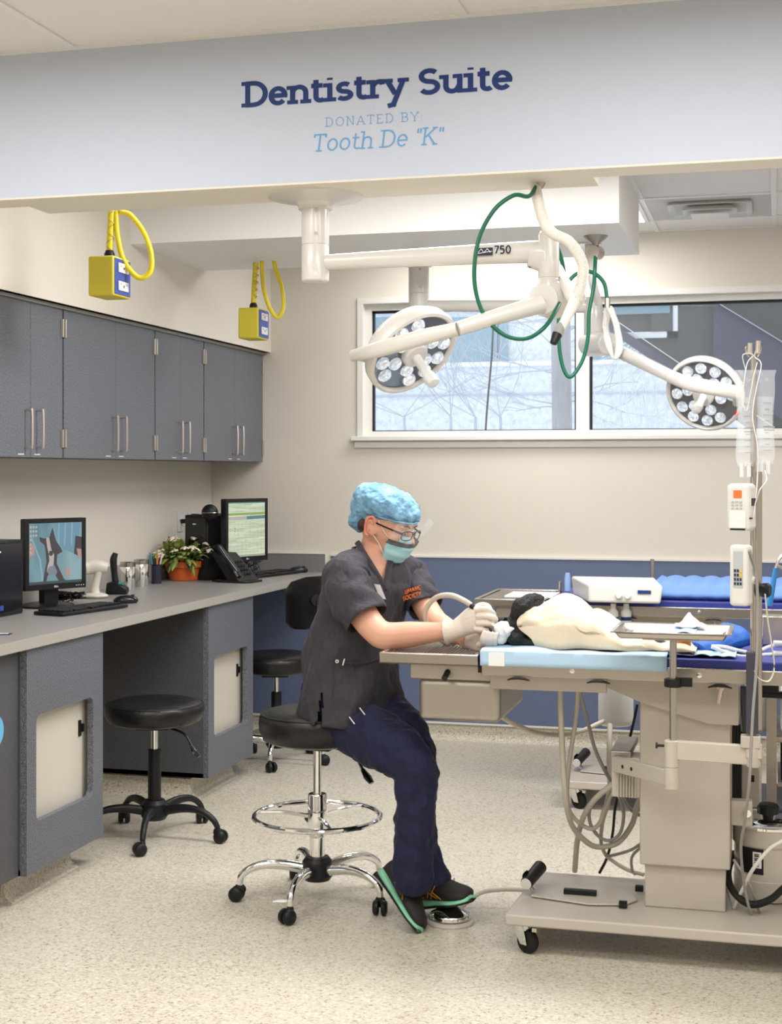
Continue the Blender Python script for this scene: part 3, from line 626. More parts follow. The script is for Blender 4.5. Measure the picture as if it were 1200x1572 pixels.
L1 = thing('surgical_lamp', 'large round surgical LED lamp on the arm marked 750, left of the window', 'lamp', PT(477, 300, 4.43))
p0 = PT(477, 300, 4.40); p0.z = 2.344
b = MB(); b.lathe([(.148, 0), (.145, -.006), (.06, -.024), (.052, -.034), (.052, -.042), (.04, -.045)], (p0.x, 4.235, 2.344), (0, 0, 1), 36); b.build('ceiling_plate', 'lampwhite', L1)
zb = 2.081; cx, cy = p0.x, 4.235
MB().lathe([(.042, 2.31), (.042, 2.195), (.0405, 2.193), (.042, 2.19), (.042, zb+.004), (.038, zb)], (cx, cy, 0), (0, 0, 1), 28).build('ceiling_column', 'lampwhite', L1)
b = MB()
for zz in (2.294, 2.224): b.cyl((cx+.014, cy-.036, zz), (cx+.016, cy-.0425, zz), .005)
b.build('screw', 'steel_soft', L1)
jx = PT(843, 395, 4.27).x
MB().tube([(cx+.035, cy, 2.14), (jx-.09, cy, 2.147), (jx-.05, cy, 2.14), (jx, cy, 2.13)], [Vector((.024, .024)), Vector((.032, .03)), Vector((.04, .032)), Vector((.05, .03))], 18, 6, flat=(0, 0, 1)).build('horizontal_arm', 'lampwhite', L1)
MB().lathe([(.026, 2.205), (.031, 2.195), (.031, 2.07), (.0295, 2.068), (.031, 2.066), (.035, 2.035), (.02, 2.02)], (jx, cy, 0), (0, 0, 1), 24).build('swivel_post', 'lampwhite', L1)
MB().box((jx-.058, cy-.012, 2.10), (jx-.028, cy+.012, 2.12)).build('latch', 'green_hose', L1)
k0 = Vector((jx+.012, cy, 2.005)); b = MB(); b.ell(k0, Vector((.052, 0, 0)), Vector((0, .045, 0)), Vector((0, 0, .058)), 28, 18); b.cyl(k0+Vector((-.02, -.06, -.005)), k0+Vector((-.02, .0, -.005)), .043, .046, 28); b.build('elbow_housing', 'lampwhite', L1, smooth=50)
C1 = PT(631, 538, 4.45); N1 = cb(.52, -.66, .54)
n1 = N1.normalized()
A = PT(820, 470, 4.20); Bq = PT(702, 505, 4.12); E = PT(541, 546, 4.42)
b = MB(); b.tube([A+cb(.02, .006, 0), PT(760, 487, 4.15), Bq], [.027, .023, .021], 16, 6); b.build('spring_arm', 'lampwhite', L1)
b = MB(); b.tube([Bq, PT(640, 520, 4.17), PT(575, 538, 4.27), E], [Vector((.020, .018)), Vector((.024, .014)), Vector((.024, .012)), Vector((.018, .012))], 14, 8, flat=CU); b.build('yoke', 'lampwhite', L1)
b = MB(); b.cyl(E, E+cb(.07, -.01, -.08), .012); b.build('yoke_pivot', 'lampwhite', L1)
b = MB(); b.cyl(Bq, PT(690, 512, 4.36), .013); b.build('yoke_pivot', 'lampwhite', L1)
lamp_head(C1, N1, .157, L1, cb(-.2, -.9, -.1))
# marking on the arm
mk = MB(); base = Vector((PT(727, 391, 4.25).x, cy-.034, 2.132))
mk.box((base.x, cy-.0335, 2.137), (base.x+.05, cy-.0315, 2.160)); mk.build('marking_plate', 'ink', L1)
mk = MB(); text_mb(mk, '750', (base.x+.054, cy-.0335, 2.139), Vector((1, 0, 0)), Vector((0, 0, 1)), .026, .085, False, .05, 0, .001); mk.v = [Vector((p.x, -abs(p.y-(cy-.0335))+cy-.0335, p.z)) for p in mk.v]
mk.build('marking', 'ink', L1)
mk = MB()
for a, c in (((.006, .006), (.016, .018)), ((.016, .018), (.024, .006)), ((.024, .006), (.034, .018)), ((.034, .018), (.044, .006)), ((.002, .004), (.048, .010))):
    mk.tube([(base.x+a[0], cy-.034, 2.139+a[1]), (base.x+c[0], cy-.034, 2.139+c[1])], .0009, 4, 0)
mk.build('marking_emblem', 'white_ink', L1)

L2 = thing('surgical_lamp', 'smaller looking round surgical LED lamp with red dot, in front of the right window pane', 'lamp', (-1.67, 6.80, 2.53))
cx, cy = PT(643, 440, 7.0).x, 6.80
MB().lathe([(.175, 0), (.172, -.006), (.07, -.024), (.062, -.034), (.062, -.042), (.05, -.045)], (cx, cy, 2.531), (0, 0, 1), 36).build('ceiling_plate', 'lampwhite', L2)
MB().lathe([(.050, 2.495), (.050, 2.36), (.048, 2.358), (.050, 2.356), (.050, 2.264), (.046, 2.26)], (cx, cy, 0), (0, 0, 1), 28).build('ceiling_column', 'lampwhite', L2)
b = MB()
for zz in (2.47, 2.385): b.cyl((cx+.016, cy-.045, zz), (cx+.018, cy-.051, zz), .005)
b.build('screw', 'steel_soft', L2)
j2 = PT(913, 500, 6.85); jx = j2.x
MB().tube([(cx+.03, cy, 2.30), (jx, cy, 2.275)], [.028, .034], 18, 0).build('horizontal_arm', 'lampwhite', L2)
MB().lathe([(.040, 2.31), (.044, 2.30), (.044, 2.20), (.046, 2.10), (.03, 2.075)], (jx, cy, 0), (0, 0, 1), 24).build('swivel_post', 'lampwhite', L2)
MB().cyl(PT(905, 528, 6.83), PT(935, 528, 6.55), .060, .052, 28).build('elbow_housing', 'lampwhite', L2, bevel=.006)
b = MB(); b.tube([PT(935, 532, 6.6), PT(985, 556, 6.4), PT(1030, 578, 6.1)], [.032, .030, .027], 16, 6); b.build('spring_arm', 'lampwhite', L2)
b = MB(); b.tube([PT(1030, 578, 6.1), PT(1055, 588, 5.98), PT(1095, 596, 5.92), PT(1132, 603, 5.98)], [Vector((.028, .026)), Vector((.030, .018)), Vector((.030, .016)), Vector((.03, .014))], 14, 8, flat=CU); b.build('yoke', 'lampwhite', L2)
b = MB(); b.cyl(PT(1130, 604, 5.98), PT(1130, 622, 6.12), .016); b.build('yoke_pivot', 'lampwhite', L2)
b = MB(); b.cyl(PT(1036, 582, 6.1), PT(1040, 575, 6.2), .018); b.build('yoke_pivot', 'lampwhite', L2)
N2 = cb(-.50, -.45, .73); C2 = PT(1082, 604, 6.15)
lamp_head(C2, N2, .170, L2, cb(.9, -.3, 0))
pd = PT(1132, 634, 6.10); b = MB(); b.lathe([(.013, 0), (.013, .008), (.0, .009)], pd, N2.normalized(), 20); b.build('red_badge', 'red', L2)
# bagged cord bundle beside the elbow
b = MB()
for k in range(9):
    a = k*.7; b.tube([PT(926+k % 3*3, 500, 6.5), PT(934+4*math.sin(a), 470+3*k % 5, 6.48), PT(946+3*math.cos(a), 500, 6.46), PT(950+4*math.sin(a*2), 535, 6.46), PT(942, 550, 6.47), PT(932+4*math.cos(a), 520, 6.5), PT(926+k % 3*3, 500, 6.5)], .0065, 6, 4)
b.build('coiled_white_tubing', 'hose_white', label='bundle of coiled white tubing hanging beside the second lamp elbow', cat='tubing')
def hose(name, pts, r, m, lab, cat='hose', ribs=0, n=10, k=8, group=None):
    root = thing(name, lab, cat, pts[0], 0, group)
    MB().tube(pts, r, n, k).build('hose', m, root, smooth=60)
    if ribs:
        P = catmull(pts, ribs); b = MB(); ra = r if not isinstance(r, (list, tuple)) else r[0]
        for i in range(len(P)-1):
            d = (P[i+1]-P[i]); b.torus(P[i], ra, ra*.16, d, 14, 5)
        b.build('ribs', m, root, smooth=60)
    return root
# corrugated exhaust hose in front of the lamp post
h = hose('corrugated_hose', [PT(820, 272, 4.26), PT(824, 300, 4.22), PT(834, 338, 4.14), PT(848, 358, 4.1), PT(874, 372, 4.08), PT(893, 402, 4.08), PT(893, 432, 4.1), PT(884, 460, 4.12)], .014, 'corrugated', 'white corrugated exhaust hose curling down beside the lamp post', ribs=16)
b = MB(); b.tube([PT(856, 408, 4.35), PT(866, 432, 4.25), PT(880, 455, 4.14), PT(888, 462, 4.12)], [.012, .016, .024, .026], 12, 5); b.build('connector', 'corrugated', h)
b = MB(); b.tube([PT(882, 462, 4.1), PT(868, 490, 4.08), PT(860, 505, 4.07)], [.017, .013, .013], 12, 4); b.build('connector_tube', 'corrugated', h)
MB().cyl(PT(862, 499, 4.075), PT(855, 514, 4.06), .013, .015).build('grey_cuff', 'hose_grey', h)
MB().cyl(PT(855, 513, 4.06), PT(849, 527, 4.05), .014, .010).build('black_tip', 'black', h)
h = hose('air_line', [PT(826, 280, 4.25), PT(812, 301, 4.18), PT(788, 300, 4.15), PT(757, 324, 4.14), PT(734, 370, 4.14), PT(728, 430, 4.14), PT(741, 480, 4.14), PT(770, 512, 4.14), PT(805, 520, 4.14), PT(835, 503, 4.14), PT(856, 470, 4.2), PT(866, 440, 4.33), PT(862, 400, 4.34), PT(848, 360, 4.30), PT(838, 335, 4.25), PT(829, 310, 4.23), PT(827, 280, 4.25)], .0062, 'green_hose', 'green air hose in a large loop in front of the lamp arm')
b = MB(); b.lathe([(.022, 0), (.016, -.02), (.008, -.03)], PT(828, 274, 4.24)+Vector((0, 0, -.0)), (0, 0, 1)); b.build('ceiling_outlet', 'steel_soft', h)
mb_ = hose('air_line', [PT(914, 388, 6.35), PT(913, 410, 6.3), PT(911, 440, 6.3), PT(904, 480, 6.3), PT(902, 520, 6.3), PT(893, 555, 6.3), PT(874, 579, 6.3), PT(861, 553, 6.3), PT(857, 500, 6.3), PT(862, 455, 6.3), PT(880, 424, 6.3), PT(905, 417, 6.3), PT(926, 433, 6.3), PT(932, 462, 6.3)], .0085, 'green_hose', 'green air hose in a narrow loop before the window mullion')
g0 = PT(914, 388, 6.35)
b = MB(); b.lathe([(.055, 2.531-g0.z), (.045, 2.52-g0.z), (.018, 2.50-g0.z), (.014, .03)], (g0.x, g0.y, g0.z), (0, 0, 1)); b.build('ceiling_outlet', 'steel_soft', mb_)
b = MB(); b.cyl(g0+Vector((-.008, -.02, .0)), g0+Vector((.012, .02, 0)), .030); b.build('regulator', 'nickel', mb_)
MB().cyl(PT(932, 458, 6.3), PT(932, 472, 6.3), .012).build('fitting', 'nickel', mb_)
e = hose('gas_line', [PT(903, 372, 6.55)*1, PT(905, 400, 6.5), PT(910, 435, 6.5), PT(918, 465, 6.6)], .018, 'hose_white', 'thick white hose from the boxed duct down to the second lamp elbow')
q = PT(902, 372, 6.55); b = MB(); b.cyl((q.x, q.y, q.z-.01), (q.x, q.y, 2.531), .018); b.cyl((q.x, q.y, 2.522), (q.x, q.y, 2.531), .06); b.build('ceiling_plate', 'lampwhite', e)

# ================================================================= yellow outlet boxes
def power_box(px, py, t, lab, cord, szz, clab):
    c = PT(px, py, t); hx, hy, hz = .052, .075, .075
    r = thing('outlet_box', lab, 'outlet box', (c.x, c.y, c.z-hz), group='yellow hanging outlet boxes')
    MB().box((c.x-hx, c.y-hy, c.z-hz), (c.x+hx, c.y+hy, c.z+hz)).build('housing', 'yellow', r, bevel=.008, seg=3)
    pl = MB().box((c.x+hx, c.y-hy+.008, c.z-hz+.008), (c.x+hx+.003, c.y+hy-.008, c.z+hz-.008)).build('face_plate', 'blue_plate', r, bevel=.004)
    for z in (-.034, .034):
        s_ = MB().box((c.x+hx+.003, c.y-.042, c.z+z-.018), (c.x+hx+.008, c.y+.042, c.z+z+.018)).build('socket', 'white_plastic', pl, bevel=.002)
        b = MB()
        for yy in (-.024, .024):
            b.box((c.x+hx+.008, c.y+yy-.006, c.z+z+.003), (c.x+hx+.0085, c.y+yy-.004, c.z+z+.011)); b.box((c.x+hx+.008, c.y+yy+.004, c.z+z+.003), (c.x+hx+.0085, c.y+yy+.006, c.z+z+.011))
        b.box((c.x+hx+.008, c.y-.004, c.z+z-.006), (c.x+hx+.0085, c.y+.004, c.z+z+.004)); b.build('slots', 'ink', pl)
    top = c+Vector((0, 0, hz)); MB().lathe([(.020, 0), (.020, .018), (.014, .030)], top, (0, 0, 1), 12).build('cable_gland', 'black', r)
    return c
def yloop(pts, lab, c, hook):
    r = thing('hanging_power_cable', lab, 'power cable', pts[0], group='yellow power cords')
    MB().tube(pts, .010, 10, 8).build('cord', 'yellow_cord', r, smooth=60)
    a = c+Vector((0, 0, .10)); b = MB(); b.tube([a, a+Vector((.006, 0, .12)), hook], .013, 10, 5); b.build('cord', 'yellow_cord', r, smooth=60)
    m = MB()
    for s_ in (1, -1):
        P = [a.lerp(hook, i/40)+Vector((math.cos(s_*i*.9)*.0145+.004*math.sin(i/40*PI), math.sin(s_*i*.9)*.0145, 0)) for i in range(41)]; m.tube(P, .0011, 4, 0)
    m.build('strain_relief_mesh', 'steel_soft', r)
c = power_box(168, 427, 5.5, 'yellow outlet box hanging over the wall cabinets, nearer the left edge', 0, 0, 0)
hk = c+Vector((.012, 0, .40))
b0 = PT(178, 322, 5.5)
yloop([b0+Vector((0, 0, .30)), b0+Vector((0, 0, .1)), b0, PT(180, 360, 5.5), PT(190, 400, 5.5), PT(212, 426, 5.5), PT(230, 418, 5.5), PT(232, 390, 5.5), PT(220, 356, 5.5), PT(200, 330, 5.5), PT(183, 320, 5.5), b0+Vector((.02, 0, .12)), b0+Vector((.01, 0, .30))], 'thick yellow cord looping beside the nearer yellow outlet box', c, hk)
c = power_box(389, 498, 7.1, 'yellow outlet box hanging nearer the back wall', 0, 0, 0)
hk = c+Vector((.012, 0, .30)); b0 = PT(402, 412, 7.1)
yloop([b0+Vector((0, 0, .05)), b0, PT(405, 445, 7.1), PT(415, 475, 7.1), PT(427, 487, 7.1), PT(435, 470, 7.1), PT(432, 440, 7.1), PT(424, 417, 7.1), PT(420, 400, 7.1)], 'thick yellow cord looping beside the farther yellow outlet box', c, hk)
# ================================================================= stools
def stool(name, lab, seatz, R, base_m, post_m, ring, rb, rz0, loc, lever=None, seat_h=.10):
    r = thing(name, lab, 'stool', loc, rz0, 'wheeled black vinyl stools')
    P = MB; I = r.matrix_basis
    def W_(b): b.v = [I @ p for p in b.v]; return b
    s = seatz
    W_(P().lathe([(R*.80, s-seat_h), (R*.93, s-seat_h+.012), (R*.99, s-seat_h*.62), (R, s-seat_h*.42), (R*.985, s-seat_h*.22), (R*.93, s-.012), (R*.75, s-.002), (R*.35, s-.004), (0, s-.006)], (0, 0, 0), (0, 0, 1), 48)).build('seat', 'vinyl', r, smooth=60)
    W_(P().torus((0, 0, s-.016), R*.955, .0035, (0, 0, 1), 48, 6)).build('seat_piping', 'black', r)
    W_(P().box((-.07, -.07, s-seat_h-.022), (.07, .07, s-seat_h+.004))).build('seat_plate', 'black', r, bevel=.008)
    W_(P().cyl((0, 0, .30), (0, 0, s-seat_h-.02), .014)).build('gas_spring', 'chrome', r)
    W_(P().lathe([(.027, .12), (.027, .36), (.023, .362)], (0, 0, 0), (0, 0, 1), 24)).build('column', post_m, r)
    W_(P().lathe([(.045, .075), (.055, .09), (.052, .14), (.040, .155)], (0, 0, 0), (0, 0, 1), 24)).build('hub', 'black', r)
    if lever is not None:
        a = lever; d = Vector((math.cos(a), math.sin(a), 0)); b = P(); b.tube([Vector((0, 0, s-seat_h-.01))+d*.05, Vector((0, 0, s-seat_h-.03))+d*.16, Vector((0, 0, s-seat_h-.085))+d*.21], .005, 8, 5)
        W_(b).build('lever', 'black', r); b = P(); e = Vector((0, 0, s-seat_h-.085))+d*.21; b.tube([e-d*.01+CU*.012, e+d*.012-CU*.012, e+d*.03-CU*.03], [Vector((.008, .006)), Vector((.02, .008)), Vector((.012, .006))], 10, 4); W_(b).build('paddle', 'black_gloss', r)
    for i in range(5):
        a = 2*PI*i/5; d = Vector((math.cos(a), math.sin(a), 0)); t_ = Vector((-d.y, d.x, 0))
        b = P(); z0 = .11
        b.tube([d*.03+CU*z0, d*.13+CU*(z0+.018), d*.21+CU*(z0+.012), d*.262+CU*(z0-.018), d*rb+CU*.058], [Vector((.016, .020)), Vector((.015, .018)), .014, .0125, .011], 12, 6)
        W_(b).build('leg', base_m, r, smooth=60)
        c = d*rb; ca = W_(P().ell(c+CU*.042+t_*0, d*.022, t_*.012, CU*.020, 14, 8).cyl(c+CU*.04, c+CU*.07, .007)).build('caster', 'rubber', r)
        ang = random.uniform(-1.2, 1.2); dd = Matrix.Rotation(ang, 3, 'Z') @ t_
        o = c+Matrix.Rotation(ang, 3, 'Z') @ d*.012
        for sgn in (-1, 1):
            W_(P().lathe([(.0, .004), (.018, .004), (.0255, .007), (.0255, .018), (.020, .024), (0, .025)], o+CU*.0255, dd*sgn, 20)).build('wheel', 'black', ca, smooth=50)
    if ring:
        zr, rr = ring; W_(P().torus((0, 0, zr), rr, .0095, (0, 0, 1), 56, 10)).build('foot_ring', 'chrome', r)
        for i in range(3):
            a = 2*PI*i/3+.55; d = Vector((math.cos(a), math.sin(a), 0)); W_(P().tube([d*.02+CU*(zr-.002), d*.12+CU*(zr+.006), d*rr+CU*zr], .0075, 8, 4)).build('ring_spoke', 'chrome', r)
        W_(P().lathe([(.030, zr-.07), (.033, zr-.065), (.033, zr+.075), (.030, zr+.08)], (0, 0, 0), (0, 0, 1), 24)).build('ring_collar', 'chrome', r)
        W_(P().cyl((-.03, -.03, zr-.02), (-.055, -.05, zr-.02), .018)).build('collar_knob', 'black', r)
    return r
def rzdir(l, t): v = LT(l, t); return math.atan2(v.y, v.x)
ps = LT(-.2575, 5.07)
s1 = stool('drafting_stool', 'tall chrome drafting stool with foot ring, carrying the seated person', .672, .205, 'chrome', 'chrome', (.295, .22), .27, rzdir(-.081, -.27), ps, lever=rzdir(.8, -.6)-rzdir(-.081, -.27), seat_h=.115)
stool('task_stool', 'low black wheeled stool without backrest between the two base cabinets', .565, .205, 'black', 'black', None, .285, rzdir(.0, -.3), LT(-.97, 5.95), lever=rzdir(.75, -.5)-rzdir(.0, -.3), seat_h=.095)
s3 = stool('backrest_stool', 'black wheeled stool with a backrest behind the seated person', .565, .205, 'chrome', 'black', None, .26, rzdir(-.01, -.26), LT(-.593, 7.5), seat_h=.10)
b = MB(); I = s3.matrix_basis; c0 = PT(478, 927, 7.33)
rings = [(px, top, bot, t) for px, top, bot, t in ((441, 905, 955, 7.36), (450, 893, 966, 7.33), (470, 886, 967, 7.28), (495, 884, 962, 7.26), (520, 886, 955, 7.30))]
V = []
for px, a, c, t in rings: V.append((PT(px, a, t), PT(px, c, t)))
b = MB(); vs = []
for u, v in V: vs += [u, v]
nn = cb(.35, .05, .93).normalized()*.045
vs += [p-nn for p in vs]; n = len(V); fs = []
for i in range(n-1): o = i*2; fs += [(o, o+1, o+3, o+2), (o+2*n, o+2*n+2, o+2*n+3, o+2*n+1), (o, o+2, o+2+2*n, o+2*n), (o+1, o+1+2*n, o+3+2*n, o+3)]
fs += [(0, 2*n, 2*n+1, 1), (2*n-2, 2*n-1, 4*n-1, 4*n-2)]
MB().add(vs, fs).build('backrest', 'vinyl', s3, bevel=.016, seg=4)
b = MB(); k = PT(484, 921, 7.25); b.cyl(k-nn*.3, k+nn*.7, .03); b.tube([k+nn*.6, k+nn*.5+Vector((.02, 0, -.15)), PT(480, 1000, 7.3), PT(460, 1020, 7.45)], .012, 8, 5); b.build('backrest_bracket', 'black', s3)

q = LT(-.36, 4.83); sheet_ = MB(); sheet_.ell(q+CU*.068, cb(.035, 0, 0), cb(0, .006, 0), cb(0, 0, .012)); sheet_.build('paper_scrap', 'drape_white', label='small white paper scrap caught on the front caster of the chrome stool', cat='paper', disp=(.02, .008))
# ================================================================= treatment tables
def caster(c, root, rz=0, sc=1.0, wm='rubber'):
    d = Vector((math.cos(rz), math.sin(rz), 0)); t_ = Vector((-d.y, d.x, 0)); c = Vector(c)
    b = MB(); b.box(c+Vector((-.035, -.03, .088)), c+Vector((.035, .03, .095)))
    for s_ in (-1, 1): b.prism([c+t_*s_*.020+CU*.088-d*.02, c+t_*s_*.020+CU*.088+d*.03, c+t_*s_*.020+CU*.03-d*.010, c+t_*s_*.020+CU*.03-d*.035], t_*s_*.003)
    b.lathe([(.026, .070), (.026, .088)], c, (0, 0, 1)); k = b.build('caster', 'chrome', root, bevel=.001)
    MB().lathe([(.012, -.015), (.030, -.015), (.037, -.009), (.037, .009), (.030, .015), (.012, .015)], c+CU*.037-d*.022, t_, 24).build('wheel', wm, k, smooth=50)
    b = MB(); b.box(c+d*-.075+Vector((-.012, -.012, .078)), c+d*-.03+Vector((.012, .012, .09))); b.build('brake_pedal', 'nickel', k)
def table(ox, oy, lab, full=True):
    r = thing('treatment_table', lab, 'treatment table', (-.28+ox, 4.68+oy, 0), group='stainless treatment tables on wheeled ivory bases')
    def Bx(a, c): return MB().box((a[0]+ox, a[1]+oy, a[2]), (c[0]+ox, c[1]+oy, c[2]))
    x1 = .62
    poly = [(-.81, 4.43), (-.81+1.5, 4.43), (-.81+1.5, 4.935), (-.79, 4.935)]
    MB().prism([(x+ox, y+oy, .095) for x, y in poly], (0, 0, .035)).build('base_plate', 'enamel', r, bevel=.006, seg=3)
    for x, y, a in ((-.765, 4.49, 2.6), (-.74, 4.88, .4), (.62, 4.49, 1), (.62, 4.88, 2)): caster((x+ox, y+oy, 0), r, a)
    Bx((-.398, 4.62, .13), (-.150, 4.80, .30)).build('lower_column', 'enamel', r, bevel=.004)
    Bx((-.412, 4.60, .267), (-.136, 4.82, .80)).build('upper_column', 'enamel', r, bevel=.004)
    hx = [(-.53, .868), (-.11, .868), (-.11, .722), (-.20, .722), (-.41, .782), (-.53, .83)]
    MB().prism([(x+ox, 4.565+oy, z) for x, z in hx], (0, .27, 0)).build('tilt_housing', 'enamel', r, bevel=.003)
    l = MB(); l.cyl((-.162+ox, 4.565+oy, .838), (-.162+ox, 4.55+oy, .838), .011); l.tube([(-.162+ox, 4.548+oy, .838), (-.17+ox, 4.545+oy, .79)], [.007, .006], 10, 0); l.build('tilt_lever', 'nickel', r)
    # frame rails and top
    b = MB()
    b.box((-.882+ox, 4.42+oy, .868), (x1+ox, 4.445+oy, .912)); b.box((-.882+ox, 5.005+oy, .868), (x1+ox, 5.03+oy, .912)); b.box((-.882+ox, 4.445+oy, .880), (x1+ox, 5.005+oy, .905)); b.build('top_frame', 'steel', r, bevel=.003)
    Bx((-.862+ox*0, 4.455, .822), (-.50, 4.475, .868)).build('side_channel', 'steel_soft', r, bevel=.002)
    Bx((-.862, 4.97, .822), (.50, 4.99, .868)).build('side_channel', 'steel_soft', r, bevel=.002)
    for x in (-.60, -.22):
        MB().lathe([(.008, 0), (.008, .003), (.004, .004)], (x+ox, 4.42+oy, .892), (0, -1, 0), 14).build('screw', 'chrome', r)
    for x in (-.765, -.52, -.16):
        b = MB(); b.tube([(x-.035+ox, 4.418+oy, .857), (x-.012+ox, 4.414+oy, .864), (x+.012+ox, 4.414+oy, .864), (x+.035+ox, 4.418+oy, .857)], [.002, .0055, .0055, .002], 6, 4); b.build('strap_cleat', 'black', r)
    Bx((-.862, 4.43, .905), (x1-.002, 5.02, .938)).build('pad', 'pad', r, bevel=.006)
    # wet tray with grille and sink
    X0, X1 = -1.215, -.895
    b = MB(); b.box((X0+ox, 4.435+oy, .893), (X1+ox, 5.01+oy, .900))
    b.box((X0+ox, 4.435+oy, .893), (X1+ox, 4.450+oy, .928)); b.box((X0+ox, 4.995+oy, .893), (X1+ox, 5.01+oy, .928)); b.box((X0+ox, 4.45+oy, .893), (X0+.015+ox, 4.995+oy, .928)); b.box((X1-.012+ox, 4.45+oy, .893), (X1+ox, 4.995+oy, .928))
    b.build('wet_tray', 'steel', r, bevel=.003)
    b = MB()
    for k in range(22): b.tube([(X0+.03+k*.0123+ox, 4.455+oy, .922), (X0+.03+k*.0123+ox, 4.99+oy, .922)], .0028, 6, 0)
    b.build('tray_grille', 'steel', r)
    b = MB(); b.box((X0+.09+ox, 4.47+oy, .842), (-.835+ox, 4.97+oy, .893)); b.build('sink_bracket', 'steel_soft', r, bevel=.006)
    b = MB(); b.box((X0+.115+ox, 4.485+oy, .708), (-.835+ox, 4.93+oy, .845)); b.build('sink', 'steel_soft', r, bevel=.022, seg=4)
    MB().tube([(X0+.215+ox, 4.47+oy, .868), (X0+.212+ox, 4.435+oy, .852)], .0095, 12, 0).build('drain_knob', 'black', r)
    b = MB(); b.box((X1-.004+ox, 4.45+oy, .872), (X1+.03+ox, 4.99+oy, .905)); b.build('hinge_gap', 'black', r)
    # foot control holder on the base plate
    if full is not None:
        b = MB(); pts = []
        for x, y in ((-.74, 4.62), (-.55, 4.575), (-.44, 4.60), (-.405, 4.66), (-.43, 4.74), (-.50, 4.775), (-.60, 4.765), (-.74, 4.76)): pts.append((x+ox-.02, y+oy, .133))
        b.prism(pts, (0, 0, .006)).build('foot_plate', 'enamel', r, bevel=.002)
        b = MB(); b.tube([(-.755+ox, 4.66+oy, .145), (-.79+ox, 4.66+oy, .185), (-.775+ox, 4.665+oy, .205)], [Vector((.004, .03)), Vector((.004, .03)), Vector((.004, .03))], 8, 4, flat=(1, 0, 0)); b.build('holder', 'chrome', r)
        b = MB(); b.cyl((-.775+ox, 4.62+oy, .175), (-.745+ox, 4.72+oy, .205), .020, .022); b.build('foot_roller', 'black', r)
        MB().cyl((-.776+ox, 4.615+oy, .1735), (-.775+ox, 4.62+oy, .175), .018).build('roller_cap', 'white_plastic', r)
        MB().box((-.66+ox, 4.655+oy, .139), (-.555+ox, 4.675+oy, .156)).build('magnet_bar', 'black', r, bevel=.002)
        b = MB(); b.box((-.44+ox, 4.745+oy, .139), (-.415+ox, 4.765+oy, .156)); b.build('stop_block', 'rubber', r); MB().box((-.475+ox, 4.575+oy, .133), (-.45+ox, 4.592+oy, .152)).build('stop_block', 'rubber', r)
    return r
T1 = table(0, 0, 'stainless treatment table with navy pad in the foreground, the dog lying on it')
T2 = table(-.10, 1.98, 'second stainless treatment table standing behind, against the blue wainscot')
# details only on the foreground table
mk = MB(); mk.box((-.312, 4.5985, .625), (-.218, 4.6, .655)); mk.build('maker_plate', 'white_plastic', T1)
for txt, z in (('OLYMPIC', .642), ('VETERINARY', .629)):
    mk = MB(); text_mb(mk, txt, (-.306, 4.598, z), Vector((.86, 0, 0)), Vector((0, 0, 1)), .0105, .07, True, .03, 0, .0005); mk.v = [Vector((p.x, 4.598-abs(p.y-4.598), p.z)) for p in mk.v]; mk.build('maker_lettering', 'navy_ink', T1)
# accessory bracket + articulated arm of the instrument tray
b = MB(); b.box((-.50, 4.60, .475), (-.412, 4.70, .60)); 
for k in range(7): b.box((-.482+k*.009, 4.592, .475), (-.477+k*.009, 4.60, .56))
b.build('arm_bracket', 'enamel', T1, bevel=.004)
b = MB(); b.box((-.505, 4.60, .60), (-.44, 4.86, .62)); b.build('arm_bracket', 'steel_soft', T1, bevel=.004)
# ================================================================= instrument tray on articulated arm
mp = PT(1033, 1060, 4.23); MX, MY = mp.x, mp.y
it = thing('instrument_stand', 'steel instrument tray on a pole and jointed ivory arm before the table', 'instrument tray', (MX, MY, .55))
jz0, jz1 = PT(1031, 1210, 4.23).z, PT(1031, 1136, 4.23).z
MB().lathe([(.021, jz0), (.0215, jz0+.06), (.019, jz0+.062), (.0215, jz0+.064), (.0215, jz1-.003), (.018, jz1)], (MX-.004, MY, 0), (0, 0, 1), 28).build('arm_joint', 'enamel', it)
b = MB(); A = Vector((MX-.01, MY, jz0+.03)); Bp = Vector((-.475, 4.575, .582)); d = (Bp-A).normalized(); s_ = d.cross(CU).normalized()
b.obox((A+Bp)/2, d*((Bp-A).length/2+.02), s_*.012, CU*.024); b.build('lower_arm', 'enamel', it, bevel=.004)
for q in (.05, .11): MB().cyl(Bp-d*q-s_*.0, Bp-d*q+(s_ if s_.y < 0 else -s_)*.0135, .006).build('cap_screw', 'black', it)
ivp = PT(1156, 900, 4.15); IX, IY = ivp.x, ivp.y
za, zc_ = PT(1100, 1170, 4.19).z, PT(1100, 1140, 4.19).z
b = MB(); A = Vector((MX, MY, (za+zc_)/2)); Bq = Vector((IX, IY, (za+zc_)/2+.0)); d = (Bq-A).normalized(); s_ = d.cross(CU).normalized()
b.obox((A+Bq)/2, d*((Bq-A).length/2), s_*.012, CU*.028); b.build('upper_arm', 'enamel', it, bevel=.004)
MB().lathe([(.018, za-.005), (.020, za), (.020, zc_+.0), (.018, zc_+.005)], (IX, IY, 0), (0, 0, 1), 28).build('arm_joint', 'enamel', it)
trz = PT(1033, 975, 4.23).z
MB().cyl((MX, MY, jz1), (MX, MY, trz-.01), .0105).build('pole', 'steel', it)
zc2 = PT(1033, 1048, 4.23).z; b = MB(); b.cyl((MX, MY, zc2-.012), (MX, MY, zc2+.012), .026); b.box((MX, MY-.008, zc2-.01), (MX+.055, MY+.008, zc2+.016)); b.build('pole_clamp', 'black', it, bevel=.002)
